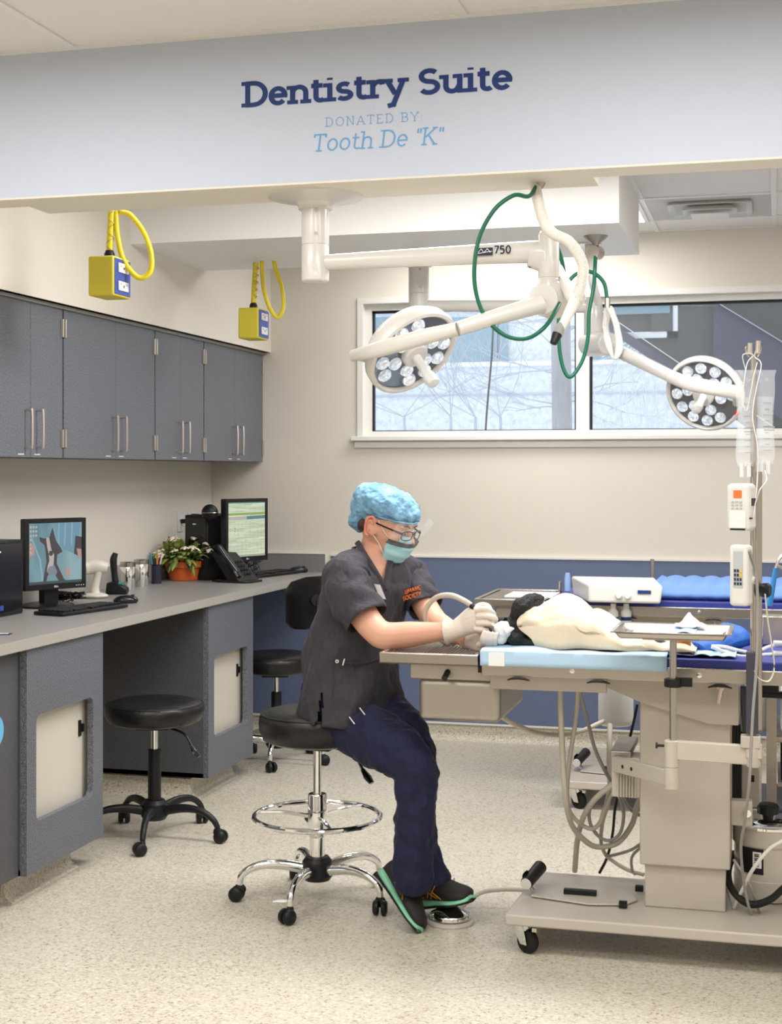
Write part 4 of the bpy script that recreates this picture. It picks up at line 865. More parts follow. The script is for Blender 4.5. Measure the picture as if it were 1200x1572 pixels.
MB().cyl((MX-.045, MY, jz1-.018), (MX-.01, MY, jz1-.018), .004).cyl((MX-.05, MY, jz1-.018), (MX-.045, MY, jz1-.018), .009).build('set_screw', 'black', it)
tx0, tx1 = PT(942, 962, 4.2).x, PT(1124, 965, 4.25).x
MB().box((MX-.085, MY-.04, trz-.012), (MX+.075, MY+.04, trz-.002)).build('tray_bracket', 'steel_soft', it, bevel=.002)
b = MB(); y0, y1 = MY-.13, MY+.14; z0, z1 = trz, trz+.018
b.add([(tx0+.02, y0+.02, z0), (tx1-.02, y0+.02, z0), (tx1-.02, y1-.02, z0), (tx0+.02, y1-.02, z0), (tx0+.008, y0+.008, z1), (tx1-.008, y0+.008, z1), (tx1-.008, y1-.008, z1), (tx0+.008, y1-.008, z1), (tx0-.004, y0-.004, z1+.001), (tx1+.004, y0-.004, z1+.001), (tx1+.004, y1+.004, z1+.001), (tx0-.004, y1+.004, z1+.001)],
    [(0, 1, 2, 3), (0, 4, 5, 1), (1, 5, 6, 2), (2, 6, 7, 3), (3, 7, 4, 0), (4, 8, 9, 5), (5, 9, 10, 6), (6, 10, 11, 7), (7, 11, 8, 4)]); b.build('tray', 'steel', it, solid=.003, bevel=.004, noflip=True)
# gauze and paper on the tray
def sheet(x0, x1, y0, y1, fz, name, m, lab, cat, n=28, solid=.002, nx=None, parent=None):
    nx = nx or n; vs = []; fs = []
    for j in range(n+1):
        for i in range(nx+1):
            u, v = i/nx, j/n; x = x0+(x1-x0)*u; y = y0+(y1-y0)*v; r_ = fz(x, y, u, v); vs.append(r_ if isinstance(r_, Vector) else (x, y, r_))
    for j in range(n):
        for i in range(nx): a = j*(nx+1)+i; fs.append((a, a+1, a+nx+2, a+nx+1))
    return MB().add(vs, fs).build(name, m, parent, label=lab, cat=cat, solid=solid, smooth=80, noflip=True)
def nz(x, y, s=8, o=0): return noise.noise(Vector((x*s+o, y*s, o)))
sheet(tx0+.05, tx1-.10, y0+.03, y1-.04, lambda x, y, u, v: z0+.008+.012*abs(nz(x, y, 22, 3))+.006*u, 'folded_drape', 'drape', 'pale blue folded paper drape lying on the instrument tray', 'drape')
sheet(MX-.0, MX+.09, MY+.03, MY+.11, lambda x, y, u, v: z0+.020+.035*max(0, 1-abs(u-.45)*3)*v+.01*abs(nz(x, y, 30, 1)), 'gauze', 'drape_white', 'crumpled white gauze peaking up on the instrument tray', 'gauze')
sheet(tx1-.14, tx1-.025, y0+.04, y1-.04, lambda x, y, u, v: z0+.008+.006*abs(nz(x, y, 20, 7)), 'paper_towel', 'drape_white', 'flat white paper at the right end of the instrument tray', 'paper')

# ================================================================= IV pole with bags and pumps
iv = thing('iv_pole', 'steel IV pole clamped before the right end of the table', 'IV pole', (IX, IY, .72))
zt = PT(1156, 532, 4.15).z; zm = PT(1156, 1000, 4.15).z; zl = PT(1156, 1120, 4.15).z
MB().cyl((IX, IY, zm-.2), (IX, IY, zt-.03), .0085).build('upper_pole', 'steel', iv)
MB().cyl((IX+.012, IY+.006, zl), (IX+.012, IY+.006, 1.5), .0125).build('rail', 'steel_soft', iv)
MB().box((IX-.020, IY-.018, zl-.01), (IX+.014, IY+.018, zm)).build('dark_sleeve', mat('dark_sleeve', (.05, .05, .07), .4), iv, bevel=.003)
b = MB(); b.box((IX-.035, IY-.02, za+.05), (IX+.02, IY+.02, za+.085)); b.box((IX-.02, IY-.016, za+.02), (IX+.024, IY+.016, za+.06)); b.build('clamp_block', 'enamel', iv, bevel=.003)
for sx in (-1, 1):
    b = MB(); b.tube([(IX, IY, zt-.05), (IX+sx*.008, IY, zt-.01), (IX+sx*.020, IY, zt), (IX+sx*.020, IY, zt-.015), (IX+sx*.012, IY, zt-.03)], .0022, 6, 6); b.build('hook', 'steel', iv)
b = MB(); b.cyl((IX-.01, IY, zt-.02), (IX-.009, IY, zt+.01), .007); b.cyl((IX+.012, IY, zt-.02), (IX+.014, IY, zt+.016), .007); b.build('pole_tip', 'nickel', iv)
def iv_bag(pxc, top, bot, w, t, lab, tilt=0):
    r = thing('iv_bag', lab, 'IV bag', PT(pxc, bot, t)); b = MB(); rings = []; c0 = PT(pxc, top, t); c1 = PT(pxc+tilt, bot, t); N_ = 14
    for i in range(N_+1):
        f = i/N_; wd = w*(1.25-.9*abs(f-.02)*3 if f < .06 else .92+.10*math.sin(f*9)); dp = .004+.016*math.sin(min(1, f*1.02)*PI)**.5 if 0 < f < 1 else .003
        if f > .93: wd *= .82
        rings.append((c0.lerp(c1, f), CR*wd*.5, CF*dp))
    b.loft(rings); b.build('bag', 'clear', r, smooth=60)
    lv = MB(); rr = [(c, a*.86, f_*.8) for c, a, f_ in rings[4:13]]; lv.loft(rr); lv.build('fluid', mat('saline', (.86, .91, .96), .05, alpha=.16), r, smooth=60)
    b = MB()
    for k in range(9): p = rings[5][0].lerp(rings[12][0], k/8)-CF*.0225; b.obox(p, CR*w*(.12 if k % 2 else .2), CF*.0003, CU*.0008)
    for k in range(2): p = rings[9][0]-CF*.0225+CU*(.01*k); b.obox(p+CR*w*.1, CR*w*.28, CF*.0003, CU*.0012)
    b.build('graduations', 'hose_grey', r)
    b = MB()
    for sx in (-.3, .3): p = c1+CR*sx*w*.6; b.cyl(p+CU*.01, p-CU*.03, .006)
    b.build('port', 'milky', r)
    return c0, c1
a0, a1 = iv_bag(1144, 568, 716, .056, 4.14, 'clear fluid bag hanging on the left side of the IV pole')
b0_, b1_ = iv_bag(1174, 568, 712, .056, 4.16, 'clear fluid bag hanging on the right side of the IV pole')
def cable(name, pts, r, m, lab, cat='tube', group=None, n=8): return MB().tube(pts, r, n, 8).build(name, m, label=lab, cat=cat, group=group, smooth=70, origin=pts[0])
tp = PT(1156, 545, 4.13)
cable('iv_line', [a0+CU*.0, PT(1140, 545, 4.12), tp, PT(1146, 560, 4.11), PT(1140, 610, 4.10), PT(1146, 630, 4.10), PT(1156, 580, 4.10), PT(1162, 556, 4.1)], .0015, 'milky', 'thin clear line looped over the left fluid bag')
cable('iv_line', [PT(1158, 548, 4.12), PT(1168, 560, 4.11), PT(1160, 600, 4.1), PT(1155, 640, 4.1), PT(1163, 690, 4.1), PT(1162, 740, 4.1), PT(1158, 780, 4.06), PT(1155, 800, 4.06)], .0017, 'milky', 'thin clear line running down before the pole from the fluid bags')
cable('iv_line', [b1_-CU*.02, PT(1176, 738, 4.12), PT(1166, 752, 4.1), PT(1160, 770, 4.12)], .002, 'milky', 'short clear line below the right fluid bag')
def pump(name, x0, x1, y0p, y1p, t, lab, dev):
    c = PT((x0+x1)/2, (y0p+y1p)/2, t); hw = (x1-x0)/F*t/2; hh = (y1p-y0p)/F*t/2
    r = thing(name, lab, 'infusion pump', c-CU*hh)
    yaw = math.radians(35); f = (cb(-math.sin(yaw), 0, math.cos(yaw))).normalized(); s_ = CU.cross(f).normalized()
    b = MB(); b.obox(c, s_*hw*.72, f*hw*.62, CU*hh); b.build('body', 'white_plastic', r, bevel=hw*.28, seg=4)
    return r, c, f, s_, hw, hh
r, c, f, s_, hw, hh = pump('infusion_pump', 1112, 1164, 742, 815, 4.08, 'upper white infusion pump with small orange screen on the IV pole', 0)
fc = c+f*hw*.63
MB().obox(fc+CU*hh*.55-s_*hw*.0, s_*hw*.25, f*.001, CU*hh*.16).build('screen', 'orange', r)
b = MB()
for i in range(3):
    for j in range(3): b.obox(fc+CU*hh*(.22-.13*j)+s_*hw*(-.3+.25*i), s_*hw*.08, f*.0012, CU*hh*.035)
b.build('button', mat('grey_button', (.45, .44, .43), .5), r)
MB().obox(fc-CU*hh*.5, s_*hw*.5, f*.0012, CU*hh*.36).build('door', 'milky', r)
MB().obox(fc-CU*hh*.93, s_*hw*.45, f*.002, CU*hh*.03).build('seam', 'black', r)
sc_ = c+s_*hw*.73; MB().obox(sc_+CU*hh*.22+f*hw*.0, s_*.001, f*hw*.3, CU*hh*.16).build('side_window', 'ink', r)
MB().obox(sc_-CU*hh*.45+f*hw*.4, s_*.002, f*hw*.14, CU*hh*.03).build('latch', 'rubber', r)
r, c, f, s_, hw, hh = pump('infusion_pump', 1117, 1158, 836, 930, 4.08, 'lower white infusion pump with grey keypad and yellow key on the IV pole', 0)
fc = c+f*hw*.63; MB().obox(fc+CU*hh*.2, s_*hw*.38, f*.001, CU*hh*.6).build('keypad', mat('pad_grey', (.45, .48, .50), .4), r, bevel=.001)
b = MB(); y_ = MB()
for i in range(3):
    for j in range(4): (y_ if i == 2 and j in (0, 1) else b).obox(fc+f*.002+CU*hh*(.16-.14*j)+s_*hw*(-.22+.22*i), s_*hw*.07, f*.001, CU*hh*.045)
b.build('key', 'ink', r); y_.build('yellow_key', mat('yellow_key', (.8, .5, .03), .4), r)
b = MB(); b.tube([c+CR*.01+CU*-.0, c+cb(.03, -.015, -.01), Vector((IX, IY, c.z-.02))], .012, 10, 3); b.build('pole_bracket', 'milky', r)
kz = PT(1174, 905, 4.15); b = MB(); b.cyl((IX+.01, IY, kz.z), (IX+.022, IY-.012, kz.z), .006)
b.lathe([(.018, 0), (.021, .006), (.021, .02), (.016, .026)], (IX+.022, IY-.012, kz.z), (1, -.3, 0), 10); b.build('clamp_knob', 'black', iv)
b = MB(); P = [PT(1150, 845, 4.05), PT(1160, 880, 4.08), PT(1163, 950, 4.08), PT(1161, 1020, 4.08), PT(1155, 1100, 4.08), PT(1150, 1200, 4.10), PT(1143, 1260, 4.2), PT(1137, 1300, 4.3), PT(1141, 1350, 4.42), PT(1150, 1395, 4.46), PT(1162, 1414, 4.50), PT(1168, 1412, 4.5), PT(1160, 1385, 4.49), PT(1146, 1350, 4.45), PT(1126, 1320, 4.5)]
cable('grey_cable', P, .0045, 'hose_grey', 'grey cord hanging straight down beside the IV pole to the base plate', 'cord')
b = MB(); P = [PT(1174, 912, 4.10), PT(1178, 950, 4.10), PT(1184, 990, 4.10), PT(1188, 1025, 4.10), PT(1180, 1045, 4.10), PT(1165, 1042, 4.10), PT(1158, 1030, 4.1)]
MB().tube(P, [Vector((.0015, .008))]*3, 8, 6, flat=(0, 0, 1)).build('strap', 'tape', label='cream tape strap hanging in a loop from the black pole knob', cat='strap')
MB().tube([PT(1180, 930, 4.6), PT(1186, 898, 4.6), PT(1190, 872, 4.6)], [.011, .009, .006], 10, 3).build('blue_probe', 'tip_blue', label='bright blue handle upright at the right edge of the photo', cat='tool handle')
MB().tube([PT(1190, 872, 4.6), PT(1196, 858, 4.6), PT(1208, 848, 4.6), PT(1214, 860, 4.6), PT(1204, 872, 4.6), PT(1192, 868, 4.6)], .005, 8, 6).build('coiled_cable', 'nickel', label='coiled metal cord looping above the blue handle', cat='cord')
# small holder for it, on the table
hb = PT(1194, 960, 4.7); b = MB(); b.box((hb.x-.05, hb.y-.04, .94), (hb.x+.09, hb.y+.04, 1.035)); b.build('steel_canister_box', 'steel', label='small steel box at the right edge under the blue handle', cat='box', bevel=.004)
cable('tubing', [PT(1092, 992, 4.45), PT(1112, 993, 4.45), PT(1135, 999, 4.45), PT(1158, 1002, 4.45), PT(1180, 993, 4.45), PT(1204, 988, 4.45)], .0055, 'hose_white', 'white breathing tube lying on the navy pad, upper of the pair', 'tube')
cable('tubing', [PT(1092, 993, 4.42), PT(1118, 1003, 4.42), PT(1140, 1008, 4.42), PT(1165, 1006, 4.42), PT(1204, 1003, 4.42)], .0055, 'hose_white', 'white breathing tube lying on the navy pad, lower of the pair', 'tube')
for i, (y_, lb) in enumerate(((988, 'white tube connector at the right edge, upper one'), (1004, 'white tube connector at the right edge, lower one'))):
    MB().cyl(PT(1187, y_, 4.42), PT(1203, y_, 4.42), .010, .008).build('tube_connector', 'white_plastic', label=lb, cat='connector', bevel=.002)

# ================================================================= on the foreground table: drape, dog, towel
TZ = .938
def edgef(x, a, b): return max(0, min(1, (x-a)/(b-a)))
DX0, DX1 = PT(738, 1000, 4.5).x, PT(1080, 1000, 4.4).x
def drz(x, y, u, v):
    z = TZ+.012+.006*nz(x, y, 9, 2)
    if y < 4.428: z -= (4.428-y)*1.0; return Vector((x, 4.414-(.004+.004*nz(x, 0, 14, 5)), TZ+.010-(4.428-y)))
    if x > -.20: z = TZ+.004+.01*abs(nz(x, y, 12, 4))
    return z
sheet(DX0, -.315, 4.428-.048, 4.98, drz, 'surgical_drape', 'drape', 'pale blue absorbent drape spread beneath the dog over the table edge', 'drape', n=40)
sheet(-.33, -.115, 4.46, 4.93, lambda x, y, u, v: TZ+.006+.022*abs(nz(x, y, 16, 9)), 'blue_wrap_sheet', 'drape', 'crinkled light blue wrap sheet beside the tail end of the drape', 'drape', n=40)
b = MB(); q = [PT(1064, 992, 4.5), PT(1085, 1000, 4.42), PT(1110, 995, 4.4), PT(1143, 990, 4.45), PT(1128, 965, 4.6), PT(1100, 958, 4.7), PT(1085, 968, 4.75)]
top = [p+CU*.0 for p in q]; rings = []
b.tube([PT(1070, 996, 4.5), PT(1095, 987, 4.52), PT(1120, 977, 4.55), PT(1140, 985, 4.58)], [Vector((.02, .05)), Vector((.035, .07)), Vector((.04, .08)), Vector((.012, .06))], 16, 6, flat=CU)
b.build('blue_wrap_bundle', 'blue_wrap', label='deep blue crumpled wrap bundle at the foot of the towel', cat='wrap', disp=(.04, .02))

# the dog: one body under the towel
dg = thing('dog', 'black dog with a white muzzle lying on the blue drape under the cream towel', 'dog', PT(830, 995, 4.56))
b = MB()
D = lambda px, py, t: PT(px, py, t)
b.tube([D(835, 968, 4.64), D(880, 972, 4.64), D(940, 980, 4.64), D(1000, 988, 4.62)], [.05, .055, .04, .022], 16, 6)      # trunk
b.tube([D(800, 968, 4.64), D(820, 962, 4.65), D(850, 962, 4.68)], [.05, .055, .06], 16, 4)                                  # neck
b.ell(D(803, 960, 4.61), cb(.052, 0, 0), cb(0, .056, 0), cb(0, 0, .050), 20, 14)
b.tube([D(812, 940, 4.61), D(822, 926, 4.61), D(832, 920, 4.62)], [.03, .022, .012], 12, 4)
b.ell(D(818, 985, 4.58), cb(.055, 0, 0), cb(0, .020, 0), cb(0, 0, .05))
b.ell(D(792, 980, 4.57), cb(.030, .0, 0), cb(0, .024, 0), cb(0, 0, .034))
b.tube([D(792, 962, 4.60), D(775, 967, 4.60), D(760, 972, 4.60)], [.036, .024, .019], 14, 5)
b.tube([D(785, 982, 4.60), D(766, 986, 4.60)], [.018, .012], 12, 3)
b.tube([D(1000, 990, 4.62), D(1035, 992, 4.55), D(1052, 992, 4.5)], [.02, .012, .012], 12, 4)
b.build('body', 'fur', dg, remesh=.005, relax=3, disp=(.02, .008))
b = MB(); e1 = D(806, 926, 4.60)
b.tube([D(792, 950, 4.585), D(800, 934, 4.58), D(820, 922, 4.60), D(832, 917, 4.62)], [Vector((.012, .022)), Vector((.02, .034)), Vector((.016, .028)), Vector((.008, .012))], 14, 6, flat=cb(0, .3, 1)); b.build('ear', 'fur', dg, remesh=.004, relax=2, disp=(.015, .01))
b = MB(); b.tube([D(775, 955, 4.64), D(766, 952, 4.66)], [.014, .006], 10, 3); b.build('ear', 'fur', dg)
b = MB(); b.tube([D(782, 966, 4.575), D(770, 968, 4.575), D(760, 970, 4.58)], [.026, .031, .022], 16, 6); b.ell(D(768, 981, 4.575), cb(.022, 0, 0), cb(0, .018, 0), cb(0, 0, .022)); b.build('white_muzzle', 'fur_white', dg, remesh=.004, relax=4, disp=(.02, .004))
b = MB(); b.tube([D(776, 969, 4.548), D(783, 966, 4.545), D(789, 965, 4.546)], [.012, .009, .002], 10, 3); b.build('white_blaze', 'fur_white', dg)
b = MB(); b.ell(D(753, 967, 4.555), cb(.006, 0, 0), cb(0, .010, 0), cb(0, 0, .010)); b.build('nose', 'black_gloss', dg)
b = MB(); b.tube([D(1040, 992, 4.46), D(1049, 985, 4.44), D(1056, 990, 4.45)], [.014, .022, .012], 12, 4); b.build('tan_paw', 'fur_tan', dg, disp=(.02, .006))

# towel: draped height field
def smooth(a, b_, x): t_ = max(0, min(1, (x-a)/(b_-a))); return t_*t_*(3-2*t_)
def cur(tab, x):
    for (x0, y0), (x1, y1) in zip(tab, tab[1:]):
        if x <= x1: return y0+(y1-y0)*smooth(x0, x1, x)
    return tab[-1][1]
top = [(796, 932), (822, 924), (850, 919), (885, 920), (915, 934), (945, 954), (975, 970), (1010, 978), (1045, 975), (1080, 990)]
front = [(796, .13), (830, .150), (890, .165), (940, .165), (985, .15), (1030, .16), (1080, .14)]
def tws(x_, y_, u, v):
    ph = -PI/2+PI*v; hgt = math.cos(ph)**.62 if abs(ph) < PI/2-1e-4 else 0.0; c_ = math.sin(ph)
    px0 = 832-30*smooth(0, .55, hgt)+22*smooth(.6, 1, hgt); px = px0+(1074-px0)*u
    t0 = 4.66; P0 = PT(px, 985, t0); H_ = PT(px, cur(top, px), t0).z-(TZ+.016); W_ = cur(front, px)
    dy = math.copysign(abs(c_)**.75, c_)*W_; fold = .008*math.sin(px*.10+3*hgt+2*nz(P0.x, v, 4))*(.35+hgt*.5)+.007*nz(P0.x*2, v*2.2, 5, 3)
    z = TZ+.016+H_*hgt+fold*(.5+hgt); yy = 4.63+dy*(1+.3*nz(P0.x, 0, 6, 1))-(.014*math.sin(px*.06) if v < .12 else 0)
    return Vector((P0.x+.02*fold, yy, max(z, TZ+.014)))
sheet(0, 1, 0, 1, tws, 'towel', 'towel', 'cream towel draped over the dog on the table', 'towel', n=64, nx=120, solid=.008)
b = MB(); k = PT(756, 1010, 4.44); b.box((k.x-.02, 4.4085, TZ-.038), (k.x+.03, 4.4105, TZ+.004)); b.build('tape_corner', 'drape_white', bpy.data.objects['surgical_drape'])

# ================================================================= second table: things on it
q0 = PT(1000, 945, 6.4); b = MB()
def qz(x, y, u, v): return .985+.012*abs(math.sin(x*38))*abs(math.sin(y*38))-(.0 if 6.47 < y else (6.47-y)*1.2)
sheet(PT(1004, 930, 6.5).x, .62, 6.44, 6.98, qz, 'quilted_mattress', 'quilt', 'blue quilted mattress pad on the rear treatment table', 'mattress', n=50, nx=80, solid=.03)
du = thing('dental_unit', 'white dental scaler unit with knobs on a stand on the rear table', 'dental unit', PT(950, 980, 6.1))
def Q(px, py, t): return PT(px, py, t)
zt_, zb_ = Q(945, 896, 6.3).z, Q(945, 923, 6.3).z
fl, fr = Q(903, 920, 6.25), Q(1016, 920, 6.25); bl = Q(880, 900, 6.6)
b = MB(); dY = Vector((-.06, .34, 0))
b.add([(fl.x, fl.y, zb_), (fr.x, fl.y, zb_), (fr.x-.06, fl.y+.33, zb_), (fl.x-.11, fl.y+.33, zb_), (fl.x-.0, fl.y+.01, zt_), (fr.x+.01, fl.y+.0, zt_), (fr.x-.05, fl.y+.33, zt_+.012), (fl.x-.12, fl.y+.33, zt_+.012)], [(0,3,2,1), (4,5,6,7), (0,1,5,4), (1,2,6,5), (2,3,7,6), (3,0,4,7)])
b.build('housing', 'white_plastic', du, bevel=.010, seg=3)
for i, px in enumerate((950, 964)): p = Q(px, 914, 6.23); MB().lathe([(.016, 0), (.014, .012), (.010, .016)], (p.x, fl.y-.0, p.z), (0, -1, 0), 18).build('knob', 'milky', du)
p = Q(990, 908, 6.23); MB().box((p.x-.028, fl.y-.004, p.z-.006), (p.x+.028, fl.y+.01, p.z+.008)).build('display', 'navy_ink', du)
for px, lb in ((941, 0), (961, 0)):
    p = Q(px, 948, 6.3); b = MB(); b.lathe([(.020, -.05), (.022, -.045), (.022, .025), (.012, .04), (.012, .06)], p, (0, 0, 1), 20); b.build('bottle', 'milky', du); MB().lathe([(.0225, -.012), (.0225, .004)], p, (0, 0, 1), 20).build('bottle_label', 'navy_ink', du)
b = MB(); l0 = Q(972, 940, 6.5); l1 = Q(1012, 940, 6.4)
b.tube([(l0.x, l0.y, zb_+.005), (l0.x, l0.y, .94)], .010, 10, 0); b.build('stand_leg', 'nickel', du)
b = MB(); b.tube([(l1.x-.01, l1.y, zb_+.005), (l1.x, l1.y, .94)], .010, 10, 0); b.build('stand_leg', 'nickel', du)
b = MB(); p = Q(895, 930, 6.7); b.tube([(p.x, p.y, zb_+.005), (p.x, p.y, .94)], .010, 10, 0); b.build('stand_leg', 'nickel', du)
MB().box((l0.x-.04, l0.y-.04, .99), (l1.x+.04, l1.y+.05, 1.0)).build('shelf', 'steel', du)
p = Q(859, 930, 6.9); MB().cyl((p.x, p.y, .90), (p.x, p.y, Q(859, 893, 6.9).z), .008).build('steel_post', 'nickel', label='thin steel post rising behind the rear wet tray', cat='post')
p = Q(871, 920, 6.8); MB().lathe([(.014, 0), (.015, .06), (.010, .085)], (p.x, p.y, .94), (0, 0, 1)).build('blue_bottle', mat('pale_blue', (.3, .45, .75), .3), label='small pale blue bottle beside the steel post', cat='bottle')
p = Q(1001, 890, 7.4); MB().cyl((p.x, p.y, 0), (p.x, p.y, Q(1001, 858, 7.4).z), .010).build('steel_post', 'nickel', label='steel post against the blue wainscot behind the dental unit', cat='post')
# papers in the rear tray
b = MB().box((-1.20, 6.55, .925), (-.98, 6.8, .932)); b.build('paper_pad', 'drape_white', label='white paper pad lying on the rear wet tray', cat='paper')
# white canisters under the tables
def jug(px, py, t, w, h, lab, round_=.35):
    c = PT(px, py, t); r = thing('white_jug', lab, 'jug', c)
    b = MB(); k = [(.80, 0), (.95, .04), (1, .12), (1, .75), (.85, .92), (.35, .97)]
    b.loft([(c+CU*h*q, CR*w*.5*s, CF*w*.36*s) for s, q in k]); b.build('body', 'milky', r, bevel=.004, smooth=50)
    MB().lathe([(w*.16, h*.96), (w*.16, h*1.05)], c, (0, 0, 1), 18).build('cap', 'white_plastic', r); return r
jug(945, 1114, 5.15, .125, .20, 'milky white plastic jug hanging below the foreground table')
# ================================================================= the person
def proj(p):
    d = Vector(p)-Vector((0, 0, EYE)); t = d.dot(CF); return 600+d.dot(CR)/t*F, HZ-d.z/t*F, t
pr = thing('person', 'person in charcoal scrub top, navy trousers, blue cap and mask seated at the table', 'person', LT(-.25, 5.0))
f = cb(.78, -.36, .50).normalized(); r_ = f.cross(CU).normalized(); u_ = r_.cross(f).normalized(); hc = PT(596, 806, 4.98)
def HS(a, b, c): return hc+r_*a+u_*b+f*c
Ld = cb(.65, 0, -.75).normalized(); Fd = cb(.75, -.1, .65).normalized()
RG = [((541, 1100, 5.02), .204, .158), ((539, 1062, 5.02), .195, .146), ((538, 1020, 5.02), .190, .132), ((543, 980, 5.01), .182, .124), ((553, 940, 5.0), .184, .122), ((564, 905, 4.98), .190, .118),
      ((571, 882, 4.98), .185, .104), ((574, 866, 4.98), .150, .088), ((574, 853, 4.98), .100, .072), ((571, 842, 4.985), .072, .062)]
def rings(scale=1.0, k=1):
    pts = catmull([PT(*c) for c, a, b_ in RG], k); A = catmull([Vector((a, b_, 0)) for c, a, b_ in RG], k)
    return [(p, Ld*q.x*scale, Fd*q.y*scale) for p, q in zip(pts, A)]
# body (skin)
b = MB(); b.loft(rings(.84)[2:]); b.tube([PT(538, 1015, 5.02), PT(532, 1075, 5.03)], [.12, .11], 20, 0)
b.ell(HS(0, .010, -.008), r_*.076, f*.096, u_*.108, 24, 18); b.ell(HS(0, -.045, .030), r_*.054, f*.062, u_*.062, 20, 14); b.ell(HS(0, -.085, .062), r_*.026, f*.026, u_*.024)
b.tube([HS(0, .018, .088), HS(0, -.005, .100), HS(0, -.026, .112)], [.007, .009, .013], 10, 4); b.ell(HS(0, -.052, .092), r_*.024, f*.012, u_*.010)
for s_ in (-1, 1):
    b.ell(HS(s_*.030, .026, .078), r_*.020, f*.012, u_*.007); b.ell(HS(s_*.040, -.018, .060), r_*.026, f*.026, u_*.026)
    b.ell(HS(s_*.085, -.006, -.008), (r_*.9-f*s_*.2)*.009, (f*.9-r_*s_*.5)*.022, (u_-f*.15)*.034)
b.tube([HS(0, -.03, -.02), HS(0, -.10, -.02), PT(573, 862, 4.98)], [.056, .053, .068], 20, 5)
# arms
nS, nE, nW = PT(524, 888, 4.86), PT(589, 977, 4.74), PT(692, 968, 4.655)
b.tube([nS, PT(555, 940, 4.80), PT(575, 966, 4.75), PT(592, 976, 4.735), PT(630, 974, 4.71), nW], [.052, .050, .046, .046, .043, .027], 16, 6)
fS, fE, fW = PT(628, 886, 5.10), PT(672, 958, 4.95), PT(722, 984, 4.72)
b.tube([fS, PT(648, 922, 5.03), PT(664, 948, 4.96), PT(680, 962, 4.90), fW], [.046, .044, .041, .039, .027], 16, 6)
# legs under the trousers
b.tube([PT(522, 1070, 4.98), PT(580, 1125, 4.88), PT(634, 1180, 4.76), PT(632, 1280, 4.75), PT(620, 1340, 4.79)], [.07, .06, .045, .035, .025], 12, 4)
b.tube([PT(556, 1070, 5.08), PT(600, 1105, 4.98), PT(636, 1155, 4.90), PT(642, 1280, 4.88), PT(662, 1345, 4.88)], [.07, .06, .045, .035, .025], 12, 4)
b.build('body', 'skin', pr, remesh=.0048, relax=4)
# face details
for s_ in (-1, 1):
    e = MB(); o = HS(s_*.096, -.006, -.010); e.tube([o+f*.014+u_*.020, o+u_*.034, o-f*.018+u_*.022, o-f*.019-u_*.004, o-f*.008-u_*.030, o+f*.004-u_*.030], [.0035, .0045, .005, .0045, .0045, .003], 8, 5); e.tube([o+f*.008+u_*.012, o-f*.008+u_*.016, o-f*.010-u_*.004, o+f*.002-u_*.014], .003, 8, 5)
    e.build('ear_rim', mat('ear_skin', (.62, .24, .17), .5), pr)
for s_ in (-1, 1):
    e = MB(); e.ell(HS(s_*.030, .006, .084), r_*.0125, f*.007, u_*.0055, 14, 8); e.build('eye', 'white_plastic', pr)
    e = MB(); e.ell(HS(s_*.030+.001, .004, .0905), r_*.0055, f*.002, u_*.0045, 12, 8); e.tube([HS(s_*.016, .009, .0905), HS(s_*.030, .0125, .092), HS(s_*.044, .008, .085)], .0014, 6, 4); e.build('iris', 'hair', pr)
    e = MB(); e.tube([HS(s_*.014, .026, .092), HS(s_*.030, .033, .091), HS(s_*.046, .026, .080)], [.0022, .003, .0012], 8, 5); e.build('eyebrow', 'hair', pr)
b = MB(); b.tube([HS(.062, -.012, -.05), HS(.03, -.03, -.075), HS(-.03, -.03, -.075), HS(-.062, -.012, -.05)], [.022, .026, .026, .022], 12, 5); b.build('hair', 'hair', pr, remesh=.005, relax=3)
# bouffant cap
b = MB(); b.ell(HS(0, .064, -.030), r_*.100, f*.128, u_*.062, 32, 20); b.ell(HS(0, .030, -.085), r_*.084, f*.068, u_*.062, 28, 18); b.ell(HS(.005, -.020, -.100), r_*.066, f*.044, u_*.046, 24, 14)
b.build('bouffant_cap', 'cap', pr, remesh=.004, relax=4, disp=(.028, .020))
cp = []
for i in range(25):
    a = math.radians(-100+200*i/24); cp.append(HS(.087*math.sin(a), .034+.012*math.cos(a), .002+.098*math.cos(a)))
MB().tube(cp, .0028, 6, 2).build('cap_band', 'cap', pr)
# mask
vs = []; fs = []; NA, NE = 24, 16
for j in range(NE+1):
    el = math.radians(-62+104*j/NE)
    for i in range(NA+1):
        az = math.radians(-74+148*i/NA); c = Vector((math.sin(az)*math.cos(el)*.066, math.sin(el)*.074, math.cos(az)*math.cos(el)*.083))
        nb = .016*math.exp(-(az*2.4)**2)*max(0, math.sin(el)+.25); pl = .0022*math.sin(el*16)
        vs.append(HS(c.x*(1+pl*8), -.052+c.y*(1-.25*abs(az)*max(0, math.sin(el))), .028+c.z+nb+pl))
for j in range(NE):
    for i in range(NA): a = j*(NA+1)+i; fs.append((a, a+1, a+NA+2, a+NA+1))
mk = MB().add(vs, fs).build('surgical_mask', 'mask', pr, solid=.0025, smooth=80)
for s_ in (-1, 1):
    q = MB(); q.tube([HS(s_*.062, -.022, .052), HS(s_*.073, -.004, .030), HS(s_*.080, .020, .004)], .0016, 6, 4); q.tube([HS(s_*.056, -.085, .050), HS(s_*.070, -.055, .030), HS(s_*.082, -.028, -.006)], .0016, 6, 4); q.build('ear_loop', 'white_plastic', mk)
